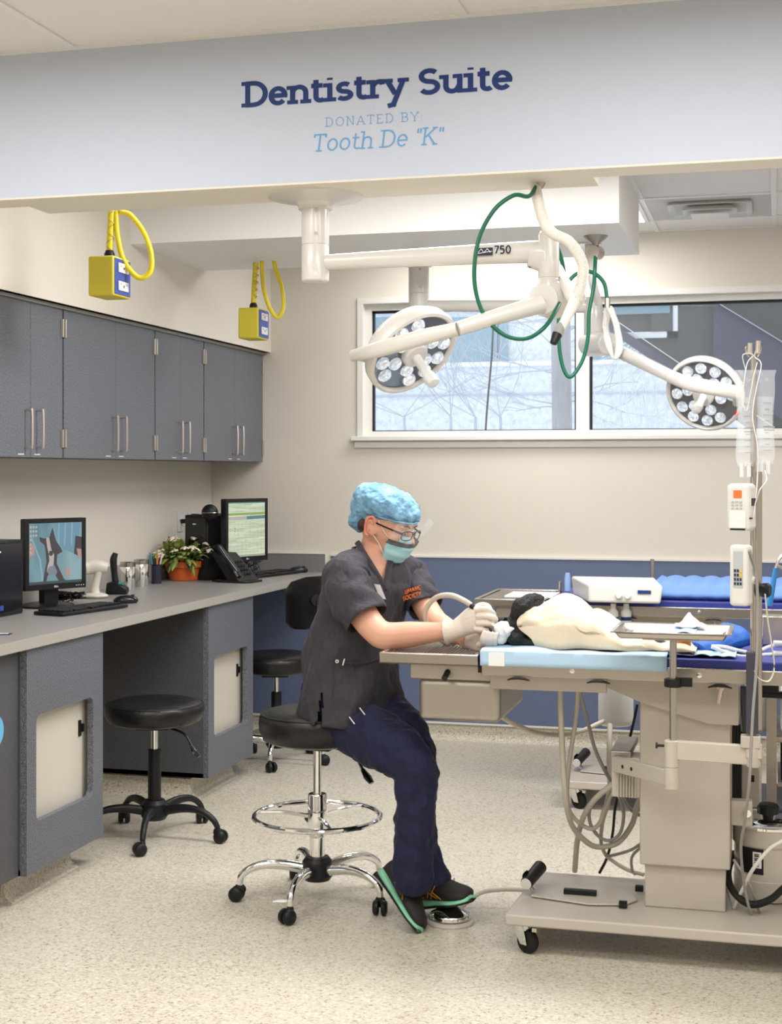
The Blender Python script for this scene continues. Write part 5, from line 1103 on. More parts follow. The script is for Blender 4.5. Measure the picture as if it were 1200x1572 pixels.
# glasses
gl = None
b = MB()
for s_ in (-1, 1):
    P = []
    for i in range(21):
        a = 2*PI*i/20; ca, sa = math.cos(a), math.sin(a); P.append(HS(s_*.032+.025*math.copysign(abs(ca)**.6, ca), .002+.016*math.copysign(abs(sa)**.6, sa), .108-.010*abs(s_*.032+.025*ca)/.05))
    b.tube(P, .0019, 6, 2, cap=False)
    b.tube([HS(s_*.057, .008, .098), HS(s_*.075, .010, .05), HS(s_*.083, .010, -.005)], [Vector((.0015, .004)), Vector((.0015, .003)), Vector((.0015, .003))], 8, 4, flat=r_)
b.tube([HS(-.008, .006, .108), HS(0, .009, .110), HS(.008, .006, .108)], .0018, 6, 4); gl = b.build('eyeglasses', 'black', pr)
# clear face shield with dark lower band
def arc_sheet(b0, c0, b1, c1, w0, w1, n=20, m=4):
    vs = []; fs = []
    for j in range(m+1):
        k = j/m
        for i in range(n+1): a = math.radians(-72+144*i/n); w = w0+(w1-w0)*k; vs.append(HS(w*math.sin(a), b0+(b1-b0)*k, c0+(c1-c0)*k-(1-math.cos(a))*.085))
    for j in range(m):
        for i in range(n): a = j*(n+1)+i; fs.append((a, a+1, a+n+2, a+n+1))
    return MB().add(vs, fs)
sh = arc_sheet(-.022, .122, .058, .150, .086, .100).build('face_shield', 'clear2', pr, smooth=80)
arc_sheet(-.038, .117, -.020, .1225, .084, .0865).build('shield_band', mat('smoked_band', (.05, .045, .05), .2, alpha=.86), sh, smooth=80)

# scrub top: open shell with V neck
R_ = rings(1.0, 7); N_ = 120; vs = []; fs = []; proj2 = []
for c, a, b_ in R_:
    for k in range(N_):
        t_ = 2*PI*k/N_; p = c+a*math.cos(t_)+b_*math.sin(t_); h = (c.z-.6)
        w = .005*math.sin(5*t_+h*26)+.010*noise.noise(Vector((math.cos(t_)*2, math.sin(t_)*2, h*9)))+.007*noise.noise(Vector((t_*3, h*14, 3)))
        vs.append(p+(p-c).normalized()*w*(1 if c.z < 1.12 else .4))
tri = [(541, 828), (592, 905), (602, 846)]
def inside(x, y):
    s = [(tri[(i+1) % 3][0]-tri[i][0])*(y-tri[i][1])-(tri[(i+1) % 3][1]-tri[i][1])*(x-tri[i][0]) for i in range(3)]
    return all(q < 0 for q in s) or all(q > 0 for q in s)
for i in range(len(R_)-1):
    for k in range(N_):
        q = (i*N_+k, i*N_+(k+1) % N_, (i+1)*N_+(k+1) % N_, (i+1)*N_+k); m_ = sum((vs[j] for j in q), Vector())/4; x, y, t_ = proj(m_)
        if t_ < R_[i][0].dot(CF)+.01 and inside(x, y): continue
        if i < 9 and abs(x-(495+(9-i)*-.6)) < 1.6+(9-i)*.35 and t_ < 4.98: continue          # side vent at the hem
        fs.append(q)
tm = MB().add(vs, fs)
def sleeve(pts, rad):
    P = catmull(pts, 8); RR = lerp_list(rad, len(P)); n = 40; o = len(tm.v); u = None; V = []
    for i, p in enumerate(P):
        d = (P[min(i+1, len(P)-1)]-P[max(i-1, 0)]).normalized(); u = d.orthogonal() if u is None else u-d*u.dot(d); u.normalize(); w = d.cross(u)
        for k in range(n): a = 2*PI*k/n; rr = RR[i]+.006*math.sin(3*a+i*.9)*(i/len(P))+.004*noise.noise(Vector((a, i*.4, 1))); V.append(p+(u*math.cos(a)+w*math.sin(a))*rr)
    tm.add(V, [(i*n+k, i*n+(k+1) % n, (i+1)*n+(k+1) % n, (i+1)*n+k) for i in range(len(P)-1) for k in range(n)])
sleeve([PT(552, 868, 4.93), PT(532, 885, 4.87), PT(540, 915, 4.82), PT(562, 950, 4.78)], [.060, .082, .078, .074])
sleeve([PT(600, 868, 5.03), PT(624, 882, 5.09), PT(638, 905, 5.06), PT(652, 932, 5.01)], [.055, .068, .064, .060])
tm.build('scrub_top', 'scrub', pr, solid=.003, smooth=80, disp=(.05, .014))
# collar band along the V
def on_surf(px, py):
    """nearest point of the front of the scrub surface seen at that place"""
    best = None
    for v in vs[:]:
        x, y, t_ = proj(v)
        if t_ < 5.0 and (best is None or (x-px)**2+(y-py)**2 < best[0]): best = ((x-px)**2+(y-py)**2, t_)
    return PT(px, py, best[1]-.006)
cl = [(548, 832), (556, 846), (568, 865), (580, 885), (592, 905)]; cr = [(592, 905), (595, 888), (597, 872), (600, 856)]
b = MB(); b.tube([on_surf(*q) for q in cl], [Vector((.003, .010))]*2, 8, 5, flat=cb(0, 0, 1)); b.tube([on_surf(*q) for q in cr], [Vector((.003, .011))]*2, 8, 5, flat=cb(0, 0, 1)); b.build('collar', 'scrub', pr)
bd = on_surf(583, 908); b = MB(); b.obox(bd+cb(0, 0, .006), (CR*.32-CU*.05).normalized()*.0105, cb(.2, .05, .8).normalized()*.0015, (CU*.95-CR*.38).normalized()*.026); b.build('name_badge', 'white_plastic', pr)
ux = (cb(.92, .30, .2)).normalized(); uy = (cb(-.16, .97, .1)).normalized(); o_ = on_surf(620, 921); nn_ = ux.cross(uy).normalized(); o_ = o_+nn_*.020
for txt, dy in (('HUMANE', .020), ('SOCIETY', 0)):
    mk = MB(); text_mb(mk, txt, o_+uy*dy, ux*.78, uy, .0165, .11, False, .02, 0, .001); mk.build('embroidered_lettering', 'orange', pr, solid=.0008)
pk = on_surf(520, 1015); b = MB(); b.torus(pk+cb(-.006, 0, .006), .0045, .0014, cb(0, 0, 1), 16, 6); b.obox(pk+cb(.016, -.002, .006), cb(.0016, 0, 0), cb(0, 0, .001), cb(.003, .011, 0)); b.build('pocket_tag', 'white_ink', pr)
b = MB(); b.tube([on_surf(512, 1012), on_surf(535, 1018), on_surf(560, 1017), on_surf(585, 1010)], [Vector((.0016, .004))]*2, 6, 6, flat=cb(0, 0, 1)); b.tube([on_surf(511, 1013), on_surf(511, 1040), on_surf(509, 1070)], .0012, 6, 4); b.build('pocket_seam', 'scrub', pr)

# trousers
b = MB()
b.ell(PT(530, 1062, 5.02), Ld*.175, Fd*.13, CU*.105, 28, 18)
b.tube([PT(510, 1085, 4.99), PT(535, 1108, 4.95), PT(575, 1132, 4.88), PT(612, 1155, 4.80), PT(634, 1178, 4.77), PT(638, 1210, 4.755), PT(636, 1265, 4.75), PT(634, 1325, 4.75), PT(634, 1368, 4.76)], [.088, .099, .099, .090, .078, .070, .065, .066, .060], 24, 6)
b.tube([PT(550, 1085, 5.12), PT(588, 1100, 5.03), PT(616, 1120, 4.95), PT(634, 1150, 4.91), PT(642, 1185, 4.89), PT(641, 1260, 4.88), PT(650, 1320, 4.87), PT(667, 1360, 4.865)], [.10, .093, .082, .074, .066, .060, .060, .060], 24, 6)
b.build('trousers', 'navy', pr, remesh=.0075, relax=4, disp=(.06, .026))
b = MB()
for x, y, a, t_ in ((556, 1092, .5, 4.83), (540, 1106, .5, 4.82), (514, 1124, .8, 4.87)): b.obox(PT(x, y, t_), cb(.009, -.012, 0), cb(0, 0, .001), cb(.0012, .001, 0))
b.build('trouser_tag', 'white_ink', pr)
# gloves
GL = []
b = MB(); b.tube([PT(684, 970, 4.66), PT(691, 969, 4.655), PT(701, 966, 4.65), PT(712, 960, 4.645), PT(724, 953, 4.63), PT(736, 949, 4.62), PT(741, 948, 4.62)], [Vector((.042, .038)), Vector((.034, .034)), Vector((.031, .029)), Vector((.036, .026)), Vector((.043, .024)), Vector((.042, .020)), Vector((.035, .014))], 20, 5, flat=CU)
for P, rr in (([(731, 937, 4.605), (745, 935, 4.59), (757, 942, 4.60), (757, 951, 4.625)], (.0105, .0098, .009, .0075)), ([(732, 947, 4.60), (747, 946, 4.583), (760, 950, 4.595), (758, 957, 4.62)], (.011, .010, .0092, .0078)),
              ([(731, 957, 4.60), (746, 957, 4.585), (757, 960, 4.595), (754, 966, 4.615)], (.0105, .0098, .009, .0075)), ([(728, 965, 4.605), (741, 967, 4.592), (750, 969, 4.60), (746, 974, 4.615)], (.0098, .009, .0082, .007)),
              ([(714, 950, 4.64), (727, 937, 4.645), (738, 930, 4.64), (748, 931, 4.628), (753, 937, 4.62)], (.016, .0135, .0115, .0105, .008))):
    b.tube([PT(*q) for q in P], list(rr), 12, 5); b.sph(PT(*P[-1]), rr[-1]*1.0, 10)
b.build('glove', 'glove', pr, remesh=.0022, relax=2)
b = MB(); b.tube([PT(716, 983, 4.75), PT(724, 984, 4.72), PT(735, 984, 4.67), PT(744, 983, 4.64)], [Vector((.030, .03)), Vector((.030, .026)), Vector((.038, .020)), Vector((.032, .014))], 18, 5, flat=CU)
for i in range(4):
    x = 741+i*6.2; b.tube([PT(x-6, 990, 4.62), PT(x-1, 989+i*.3, 4.575), PT(x, 980, 4.548), PT(x+2.5, 971+i, 4.545)], [.0105, .010, .0095, .0075], 12, 5); b.sph(PT(x+2.5, 971+i, 4.545), .0075, 10)
b.tube([PT(735, 974, 4.67), PT(745, 964, 4.63), PT(757, 958, 4.61)], [.013, .011, .008], 12, 4)
b.build('glove', 'glove', pr, remesh=.0022, relax=2)
# shoes
def shoe(heel, toe, up, lab):
    L = toe-heel; ln = L.length; X = L.normalized(); Sd = up.cross(X).normalized(); N = X.cross(Sd).normalized()
    def Q(x, y, z): return heel+X*x*ln+Sd*y+N*z
    st = [(0, .026), (.06, .037), (.2, .042), (.4, .041), (.6, .048), (.75, .053), (.88, .048), (.96, .034), (1, .016)]
    zt = [.046, .045, .040, .033, .028, .023, .020, .019, .022]
    P = catmull([Vector((a, w_, z)) for (a, w_), z in zip(st, zt)], 4)
    b = MB(); b.loft([(Q(p.x, 0, p.z/2+.012*max(0, p.x-.85)), Sd*p.y, N*(p.z/2)) for p in P]); so = b.build('shoe_sole', 'mint', pr, smooth=40)
    b = MB(); b.loft([(Q(p.x, 0, .004+.014*max(0, p.x-.85)), Sd*p.y*.98, N*.007) for p in P]); b.build('outsole', 'rubber', so)
    up_ = [(.015, .028, .062, .045), (.08, .033, .070, .050), (.2, .036, .075, .052), (.33, .038, .078, .054), (.42, .038, .070, .047), (.55, .041, .060, .038), (.7, .044, .050, .029), (.84, .042, .044, .023), (.93, .034, .040, .018), (.985, .018, .036, .010)]
    b = MB(); b.loft([(Q(a, 0, z-.012), Sd*w_*1.12, N*h*1.08) for a, w_, z, h in up_]); k = b.build('shoe', 'shoe', pr, remesh=.004, relax=3)
    for s_ in (-1, 1):
        b = MB()
        def T_(x, z): 
            w_ = .0470+.006*max(0, (x-.35))*2; return Q(x, s_*(w_+.001), z)
        for a, c in (((.36, .040), (.50, .084)), ((.43, .036), (.57, .076)), ((.56, .034), (.34, .070)), ((.64, .030), (.38, .082))):
            A_, B_ = T_(*a), T_(*c); b.tube([A_, (A_+B_)/2+Sd*s_*.003, B_-Sd*s_*.004], .0016, 6, 4)
        b.build('side_stripe', 'gold', k)
    b = MB()
    for i in range(5): x = .40+.06*i; z = .112-.017*i; b.tube([Q(x, -.016, z-.004), Q(x+.01, 0, z+.002), Q(x, .016, z-.004)], .0022, 6, 4)
    b.build('laces', 'rubber', k)
shoe(PT(581, 1346, 4.90), PT(640, 1432, 4.70), (CU*.72+cb(.66, 0, -.16)).normalized(), '')
shoe(PT(650, 1393, 4.93), PT(724, 1385, 4.76), (CU*.97+cb(-.12, 0, 0)).normalized(), '')

# scaler in the gloved hand with its hose
sc = thing('dental_scaler', 'white dental scaler handpiece in the near gloved hand with a beige hose', 'dental tool', PT(735, 937, 4.61))
MB().tube([PT(724, 930, 4.62), PT(735, 938, 4.61), PT(748, 951, 4.60), PT(760, 963, 4.57)], [.0075, .008, .006, .003], 12, 5).build('handpiece', 'milky', sc)
MB().cyl(PT(722, 929, 4.622), PT(728, 933, 4.617), .0088).build('black_ring', 'black', sc)
MB().tube([PT(723, 929, 4.622), PT(712, 922, 4.63), PT(692, 914, 4.66), PT(670, 917, 4.70), PT(655, 933, 4.74), PT(653, 950, 4.76), PT(661, 968, 4.78), PT(690, 990, 4.82), PT(730, 993, 4.88)], [.0088, .009, .009, .0085, .0085, .0085, .0085, .0085], 12, 8).build('hose', 'hose_beige', sc)
# foot pedal
pc = PZ(691, 1416, 0)
fp = thing('foot_pedal', 'round chrome foot pedal on the floor beside the shoes', 'foot pedal', pc)
MB().lathe([(.078, 0), (.080, .004), (.078, .010), (.06, .014)], pc, (0, 0, 1), 40).build('base_ring', 'hose_beige', fp)
MB().lathe([(.062, .014), (.068, .018), (.068, .030), (.064, .034), (.02, .054), (0, .055)], pc, (0, 0, 1), 40).build('dome', 'chrome', fp, smooth=50)
b = MB(); d = CF*.05; b.cyl(pc+CU*.03+d, pc+CU*.066+d, .006); b.cyl(pc+CU*.03+d+CR*.022, pc+CU*.066+d+CR*.022, .006); b.build('hinge_post', 'nickel', fp)
MB().tube([pc+CF*.07+CR*.03+CU*.02, PT(735, 1372, 4.98)*1, PT(765, 1366, 4.99), PT(800, 1366, 4.99), PT(830, 1370, 4.98)], .0075, 10, 6).build('air_tube', 'hose_beige', fp)
# ================================================================= on the counter
CZ = .925
def CP(px, py): return PZ(px, py, CZ)
def monitor(bl, br, tl, lab, screen, cw=None):
    """bl, br: bottom corners (Vector), height from tl"""
    X = (br-bl); X.z = 0; w = X.length; X.normalize(); Z = CU; Nn = X.cross(Z).normalized()
    if Nn.dot(-CF) < 0: Nn = -Nn
    h = (tl-bl).z; c = (bl+br)/2; c.z = bl.z
    r = thing('computer_monitor', lab, 'monitor', (c.x, c.y, CZ)); 
    def Q(a, z, d=0): return c+X*a+Z*z+Nn*d
    b = MB(); b.obox(Q(0, h/2, -.018), X*(w/2), Nn*.016, Z*(h/2)); b.obox(Q(0, h*.5, -.045), X*w*.3, Nn*.02, Z*h*.3)
    b.build('casing', 'black', r, bevel=.004)
    bz = .019; fr = MB()
    for a0, a1, z0, z1 in ((-w/2, -w/2+bz, 0, h), (w/2-bz, w/2, 0, h), (-w/2+bz, w/2-bz, 0, bz*1.35), (-w/2+bz, w/2-bz, h-bz, h)): fr.obox(Q((a0+a1)/2, (z0+z1)/2, .001), X*((a1-a0)/2), Nn*.004, Z*((z1-z0)/2))
    fr.build('bezel', 'black', r, bevel=.0015)
    sw, sh_ = w/2-bz, (h-bz*2.35)/2; sc = Q(0, bz*1.35+sh_, -.0005)
    s = MB().add([sc-X*sw-Z*sh_, sc+X*sw-Z*sh_, sc+X*sw+Z*sh_, sc-X*sw+Z*sh_], [(0, 1, 2, 3)]).build('screen', 'screen_base_%d' % screen, r)
    def SP(a, z, d=.0008): return sc+X*sw*a+Z*sh_*z+Nn*d
    b = MB(); b.obox(Q(0, -.03, -.05), X*.035, Nn*.02, Z*.075); k = Q(0, 0, -.06); b.lathe([(.115, CZ), (.115, CZ+.008), (.09, CZ+.016), (.03, CZ+.02)], (k.x, k.y, 0), (0, 0, 1), 32); b.build('stand', 'black', r)
    return r, SP, Q, Nn, X, w, h
def scr(name, col, s=1): M[name] = mat(name, (.0, .0, .0), .3, emit=col, es=s); return M[name]
scr('screen_base_1', (.20, .36, .40), .9); scr('screen_base_2', (.62, .68, .50), .95)
def scr_noise(m, a, b_, sc, vs): 
    n, l, p = nt(m); v = coords(m, vs); t = n.new('ShaderNodeTexNoise'); t.inputs['Scale'].default_value = sc; l.new(v, t.inputs['Vector']); r = n.new('ShaderNodeValToRGB'); e = r.color_ramp.elements
    e[0].position = .35; e[0].color = (*a, 1); e[1].position = .65; e[1].color = (*b_, 1); l.new(t.outputs['Fac'], r.inputs['Fac']); l.new(r.outputs[0], p.inputs['Emission Color'])
scr_noise(M['screen_base_1'], (.14, .27, .32), (.30, .46, .50), 9, (1, 1, .35)); scr_noise(M['screen_base_2'], (.50, .58, .38), (.72, .78, .62), 40, (.1, .1, 1.6))
for nm, c in (('px_dark', (.075, .065, .07)), ('px_white', (.50, .45, .44)), ('px_chest', (.22, .26, .29)), ('px_fold', (.26, .42, .52)), ('px_pink', (.5, .3, .25)), ('px_green', (.28, .42, .10)), ('px_teal', (.10, .24, .26)), ('px_task', (.06, .09, .10)), ('px_curtain', (.17, .32, .42)), ('px_grey', (.38, .43, .33))): scr(nm, c, .95)
bl, br = PT(38, 908, 6.02), PT(131, 896, 6.25); tl = PT(22, 791, 6.02); br.z = bl.z
r, SP, Q_, Nn, X_, w, h = monitor(bl, br, Vector((0, 0, bl.z+.300)), 'black computer monitor nearest the left edge, showing a dog photo', 1)
def poly(pts, m, nm, d): MB().add([SP(a, z, d) for a, z in pts], [tuple(range(len(pts)))]).build(nm, m, r)
poly([(-.05, 1), (.95, 1), (.85, -.1), (.3, .1), (.05, .5)], 'px_curtain', 'screen_curtain', .0006)
poly([(.75, .55), (1, .5), (1, -.2), (.7, -.05)], 'px_dark', 'screen_picture', .0008)
poly([(-.62, .55), (-.44, .50), (-.24, .52), (-.12, .86), (-.04, .58), (.02, .40), (.20, .15), (.26, .03), (.06, -.05), (.04, -.35), (.30, -.85), (.42, -.98), (.14, -.98), (-.03, -.70), (-.30, -.72), (-.36, -.98), (-.48, -.98), (-.40, -.50), (-.34, -.30), (-.38, .10), (-.42, .28), (-.58, .40)], 'px_dark', 'screen_picture', .0010)
poly([(-.36, .52), (-.25, .52), (-.16, .10), (-.06, -.05), (-.08, -.40), (-.18, -.62), (-.34, -.60), (-.30, -.40), (-.24, -.25), (-.26, -.02), (-.32, .2)], 'px_white', 'screen_picture', .0012)
poly([(-.26, -.45), (-.05, -.40), (.06, -.62), (.02, -.72), (-.24, -.72), (-.33, -.6)], 'px_chest', 'screen_picture', .0013)
for q in (.1, .34, .6): poly([(q, 1), (q+.06, 1), (q+.02, .2), (q-.03, .3)], 'px_fold', 'screen_curtain', .0009)
poly([(-.95, .6), (-.90, .6), (-.55, -.2), (-.45, -.9), (-.52, -.9), (-.62, -.2)], 'px_fold', 'screen_picture', .0007)
poly([(-.24, .08), (-.12, .08), (-.10, -.04), (-.18, -.10), (-.26, -.04)], 'px_dark', 'screen_picture', .0014)
poly([(-.98, .32), (-.80, .30), (-.78, 0), (-.98, -.1)], 'px_pink', 'screen_picture', .0010); poly([(.80, .12), (.98, .1), (1, -.25), (.85, -.15)], 'px_pink', 'screen_picture', .0011)
poly([(.36, -.5), (.52, -.52), (.54, -.78), (.40, -.82)], 'px_pink', 'screen_picture', .0010)
poly([(-1, -1), (1, -1), (1, -.92), (-1, -.92)], 'px_task', 'screen_taskbar', .0012)
b = MB()
for i in range(3):
    for j in range(7 if i == 0 else 3): c = SP(-.93+.10*i, .88-.14*j, .0016); b.obox(c, X_*.0045, Nn*.0001, CU*.0045)
b.build('screen_icons', 'px_white', r)
b = MB()
for i in range(4): b.obox(Q_(w/2-.05+.012*i, .012, .0055), X_*.002, Nn*.0006, CU*.0015)
b.build('bezel_buttons', 'white_ink', r)
def small_text(txt, org, ux, size, m, nm, par, wgt=.09):
    mk = MB(); text_mb(mk, txt, org, ux, CU, size, wgt, False, .05, 0, .0006); mk.build(nm, m, par)
small_text('DELL', Q_(-.012, .009, .0058), X_, .0075, 'white_ink', 'bezel_lettering', r)
bl2, br2 = PT(346, 864, 7.62), PT(410, 860, 7.9); br2.z = bl2.z
r, SP, Q_, Nn, X_, w, h = monitor(bl2, br2, Vector((0, 0, bl2.z+.335)), 'black computer monitor in the corner, showing a pale green record', 2)
poly([(-1, .52), (1, .54), (1, .62), (-1, .60)], 'px_green', 'screen_bar', .0008); poly([(0, .36), (1, .38), (1, .50), (0, .48)], 'px_teal', 'screen_bar', .0009)
poly([(-1, .36), (0, .36), (0, .48), (-1, .47)], 'px_white', 'screen_bar', .0010); poly([(-1, .96), (1, .96), (1, 1), (-1, 1)], 'px_teal', 'screen_bar', .0010); poly([(-1, -1), (1, -1), (1, -.93), (-1, -.93)], 'px_grey', 'screen_bar', .0010)
b = MB()
for j in range(14):
    for i in range(9):
        if random.random() < .6: b.obox(SP(-.88+.21*i, .28-.085*j, .0012), X_*random.uniform(.004, .011), Nn*.0001, CU*.0012)
for j in range(4): b.obox(SP(random.uniform(-.6, .4), .90-.075*j, .0012), X_*.03, Nn*.0001, CU*.0014)
b.build('screen_text', 'px_grey', r); b = MB(); b.obox(SP(-.62, -.06), X_*.004, Nn*.0002, CU*.004); b.obox(SP(-.62, .05), X_*.004, Nn*.0002, CU*.004); b.build('screen_mark', 'px_pink', r)
small_text('DELL', Q_(-.010, .010, .0058), X_, .0075, 'white_ink', 'bezel_lettering', r)

def keyboard(a, b_, dpt, lab):
    """a,b_: front-left and front-right corner on the counter; depth away"""
    X = b_-a; w = X.length; X.normalize(); Y = CU.cross(X).normalized()
    r = thing('keyboard', lab, 'keyboard', (a+b_)/2); k = MB()
    k.prism([a+CU*.002, b_+CU*.002, b_+Y*dpt+CU*.002, a+Y*dpt+CU*.002], CU*.014); k.build('keyboard_base', 'black', r, bevel=.004)
    k = MB()
    for j in range(6):
        n = 20 if j else 6
        for i in range(n):
            if j == 0 and i == 3: L = .09
            else: L = w/22
            x = .012+i*(w-.024)/20 if j else [.015, .035, .055, .08, .20, .225][i]*w/.45
            k.obox(a+X*(x+L/2)+Y*(.014+j*(dpt-.03)/5.2)+CU*.0195, X*(L*.42), Y*.0072, CU*.0035)
    k.build('keys', 'black', r, bevel=.001); return r
def mouse(c, d, lab):
    r = thing('computer_mouse', lab, 'mouse', c); d = d.normalized(); s = CU.cross(d)
    MB().ell(c+CU*.012, d*.055, s*.031, CU*.024, 20, 12).build('shell', 'black_gloss', r); MB().ell(c+CU*.034+d*.03, d*.009, s*.003, CU*.004).build('scroll_wheel', 'rubber', r)
a = CP(96, 947); b_ = CP(198, 934)
keyboard(CP(97, 947), CP(197, 933), .15, 'black keyboard in front of the dog photo monitor')
mouse(CP(193, 926), CR*1+CF*.3, 'black computer mouse beside the nearer keyboard, before the metal canisters')
keyboard(CP(380, 890), CP(462, 880), .15, 'black keyboard in front of the corner monitor'); mouse(CP(458, 879), CR*1+CF*.2, 'black computer mouse at the far end of the counter')
# computers
def tower(c, w, d, h, yaw, lab, front):
    X = Vector((math.cos(yaw), math.sin(yaw), 0)); Y = CU.cross(X); r = thing('desktop_computer', lab, 'computer', c)
    MB().obox(c+CU*h/2, X*w/2, Y*d/2, CU*h/2).build('case', 'black', r, bevel=.006)
    f = c-Y*(d/2+.001) if front == 'y' else c+X*(w/2+.001); n = -Y if front == 'y' else X; s = X if front == 'y' else Y; ww = w if front == 'y' else d
    MB().obox(f+CU*h*.5, s*ww*.44, n*.004, CU*h*.46).build('front_panel', 'black_gloss', r, bevel=.002)
    MB().obox(f+CU*h*.86+n*.005-s*ww*.05, s*.010, n*.001, CU*.003).build('emblem', 'white_ink', r)
    MB().obox(f+CU*h*.97*0+CU*h*.12+n*.005, s*.012, n*.001, CU*.010).build('sticker', 'blue_plate', r); return r
c = CP(22, 925); c.z = CZ; tower(Vector((-3.05, 5.135, CZ)), .19, .36, .30, 0.0, 'black desktop computer tower cut by the left photo edge', 'x')
tower(Vector((PT(321, 860, 7.75).x, PT(321, 860, 7.75).y+.1, CZ)), .15, .36, .345, -.25, 'black desktop computer tower behind the flower pot', 'y')
wc = PT(322, 787, 7.62); r = thing('desk_speaker', 'round black device standing on top of the farther computer', 'speaker', (wc.x, wc.y, CZ+.345))
MB().ell(wc, cb(.044, 0, 0), cb(0, .044, 0), cb(0, 0, .03), 24, 16).build('dome', 'black', r); MB().torus(wc, .0435, .002, CU, 30, 6).build('rim', 'nickel', r); MB().lathe([(.022, CZ+.346), (.016, CZ+.36), (.014, wc.z-.03)], (wc.x, wc.y, 0), (0, 0, 1), 18).build('foot', 'black', r)
# wall outlets
for px, lb in ((276, 'white wall outlet plate, left one of the pair behind the flower pot'), (292, 'white wall outlet plate, right one of the pair beside the farther computer')):
    p = PX(px, 800, XL); r = thing('wall_outlet', lb, 'outlet', p); MB().box((XL, p.y-.037, p.z-.06), (XL+.006, p.y+.037, p.z+.06)).build('cover_plate', 'white_plastic', r, bevel=.002)
    b = MB(); 
    for z in (-.022, .022): b.box((XL+.006, p.y-.016, p.z+z-.014), (XL+.009, p.y+.016, p.z+z+.014))
    b.build('socket', 'milky', r)
    z = .0 if px < 280 else .03
    MB().box((XL+.009, p.y-.012, p.z+z-.012), (XL+.055, p.y+.012, p.z+z+.012)).build('plug', 'black', r, bevel=.004)
    MB().tube([(XL+.05, p.y, p.z+z), (XL+.11, p.y+.02, p.z+z-.005), (XL+.16, p.y+.10, p.z+z-.08), (XL+.18, p.y+.18, p.z+z-.2)], .004, 8, 5).build('cord', 'black', r)
# canisters
for px, lb in ((196, 'shiny metal canister left of its twin, beside the black handheld scanner'), (217, 'shiny metal canister with a white paper label beside the pen cup')):
    p = PT(px, 902 if px < 200 else 896, 6.55); p = PZ(px, 905 if px < 200 else 900, CZ); r = thing('metal_canister', lb, 'canister', p, group='metal canisters on the counter')
    MB().lathe([(.036, 0), (.037, .002), (.037, .118), (.036, .12)], p, (0, 0, 1), 30).build('body', 'chrome', r); MB().lathe([(.038, .112), (.0385, .114), (.0385, .132), (.034, .136), (.0, .137)], p, (0, 0, 1), 30).build('lid', 'steel', r)
    if px > 200: MB().tube([p+CU*.08+cb(.004, 0, .038), p+CU*.08+cb(.024, 0, .031)], [Vector((.0008, .007))]*2, 6, 0, flat=cb(0, 0, 1)).build('paper_label', 'white_ink', r)
# pen cup with pens
p = PZ(240, 896, CZ); r = thing('pen_cup', 'dark translucent pen cup beside the labelled canister', 'pen cup', p)
MB().lathe([(.026, 0), (.026, .098), (.024, .098), (.024, .004), (0, .004)], p, (0, 0, 1), 26).build('cup', mat('smoke_cup', (.03, .03, .06), .2, alpha=.85), r); MB().torus(p+CU*.098, .027, .0025).build('rim', 'black', r)
for i, (dx, dz, tx, m_, lb) in enumerate(((-.014, .16, -.02, 'tip_blue', 'blue pen standing in the pen cup'), (.004, .175, .00, 'leaf', 'green pen standing in the pen cup'), (.012, .16, .018, 'white_plastic', 'white marker standing in the pen cup'), (-.004, .150, .012, 'orange', 'orange pen standing in the pen cup'))):
    MB().tube([p+CR*dx*.4+CU*.01, p+CR*(dx+tx)+CU*dz], [.0045, .004], 8, 0).build('pen', m_, label=lb, cat='pen', group='pens in the cup')
for k, (px, a0) in enumerate(((226, 0), (231, .6))):
    q = PZ(px, 888, CZ)+CU*0; b = MB(); b.tube([q+CU*.14, q+CU*.165+CR*.012, q+CU*.19, q+CU*.185-CR*.016, q+CU*.15-CR*.02], [Vector((.006, .003))]*2, 8, 5); 
    MB().lathe([(.010, 0), (.012, .002), (.012, .13), (.008, .145)], q, (0, 0, 1), 14).build('marker_pen', mat('lime', (.42, .60, .05), .4) if k else 'yellow', label='yellow-green highlighter standing %s the canisters' % ('right behind' if k else 'just behind'), cat='marker')
p = PZ(250, 887, CZ); MB().lathe([(.040, 0), (.043, .004), (.046, .12), (.042, .12), (.039, .006), (0, .006)], p, (0, 0, 1), 28).build('grey_cup', mat('mauve_grey', (.20, .17, .19), .4), label='dull grey cup between the pen cup and flower pot', cat='cup')
# barcode scanner and handheld
p = PZ(146, 918, CZ); r = thing('barcode_scanner', 'cream barcode scanner on a curved stand beside the dog photo monitor', 'scanner', p)
b = MB(); b.ell(p+CU*.010, CR*.060, CF*.05, CU*.016, 24, 10); b.build('base', 'beige_plastic', r)
b = MB(); b.tube([p+CU*.01, p+cb(.0, .05, 0), p+cb(.010, .095, 0), p+cb(.018, .13, 0)], [Vector((.028, .024)), Vector((.020, .018)), Vector((.018, .016)), Vector((.02, .018))], 16, 6); b.build('neck', 'beige_plastic', r)
b = MB(); b.tube([p+cb(-.045, .137, .03), p+cb(-.02, .142, .01), p+cb(.02, .142, .0), p+cb(.052, .136, -.01)], [Vector((.022, .03)), Vector((.026, .034)), Vector((.024, .03)), Vector((.020, .024))], 18, 6); b.build('head', 'beige_plastic', r, smooth=60)
b = MB(); b.obox(p+cb(-.042, .008, .035), CR*.012, CF*.004, CU*.004); b.build('green_light', mat('lime_tag', (.5, .65, .05), .4), r)
p = PZ(178, 912, CZ); r = thing('handheld_scanner', 'black handheld scanner upright in its charging cradle', 'scanner', p)
b = MB(); b.prism([p+cb(-.045, .0, .03), p+cb(.055, .0, .03), p+cb(.055, .028, .03), p+cb(.01, .062, .03), p+cb(-.04, .055, .03)], cb(0, 0, -.07)); b.build('cradle', 'black', r, bevel=.008)
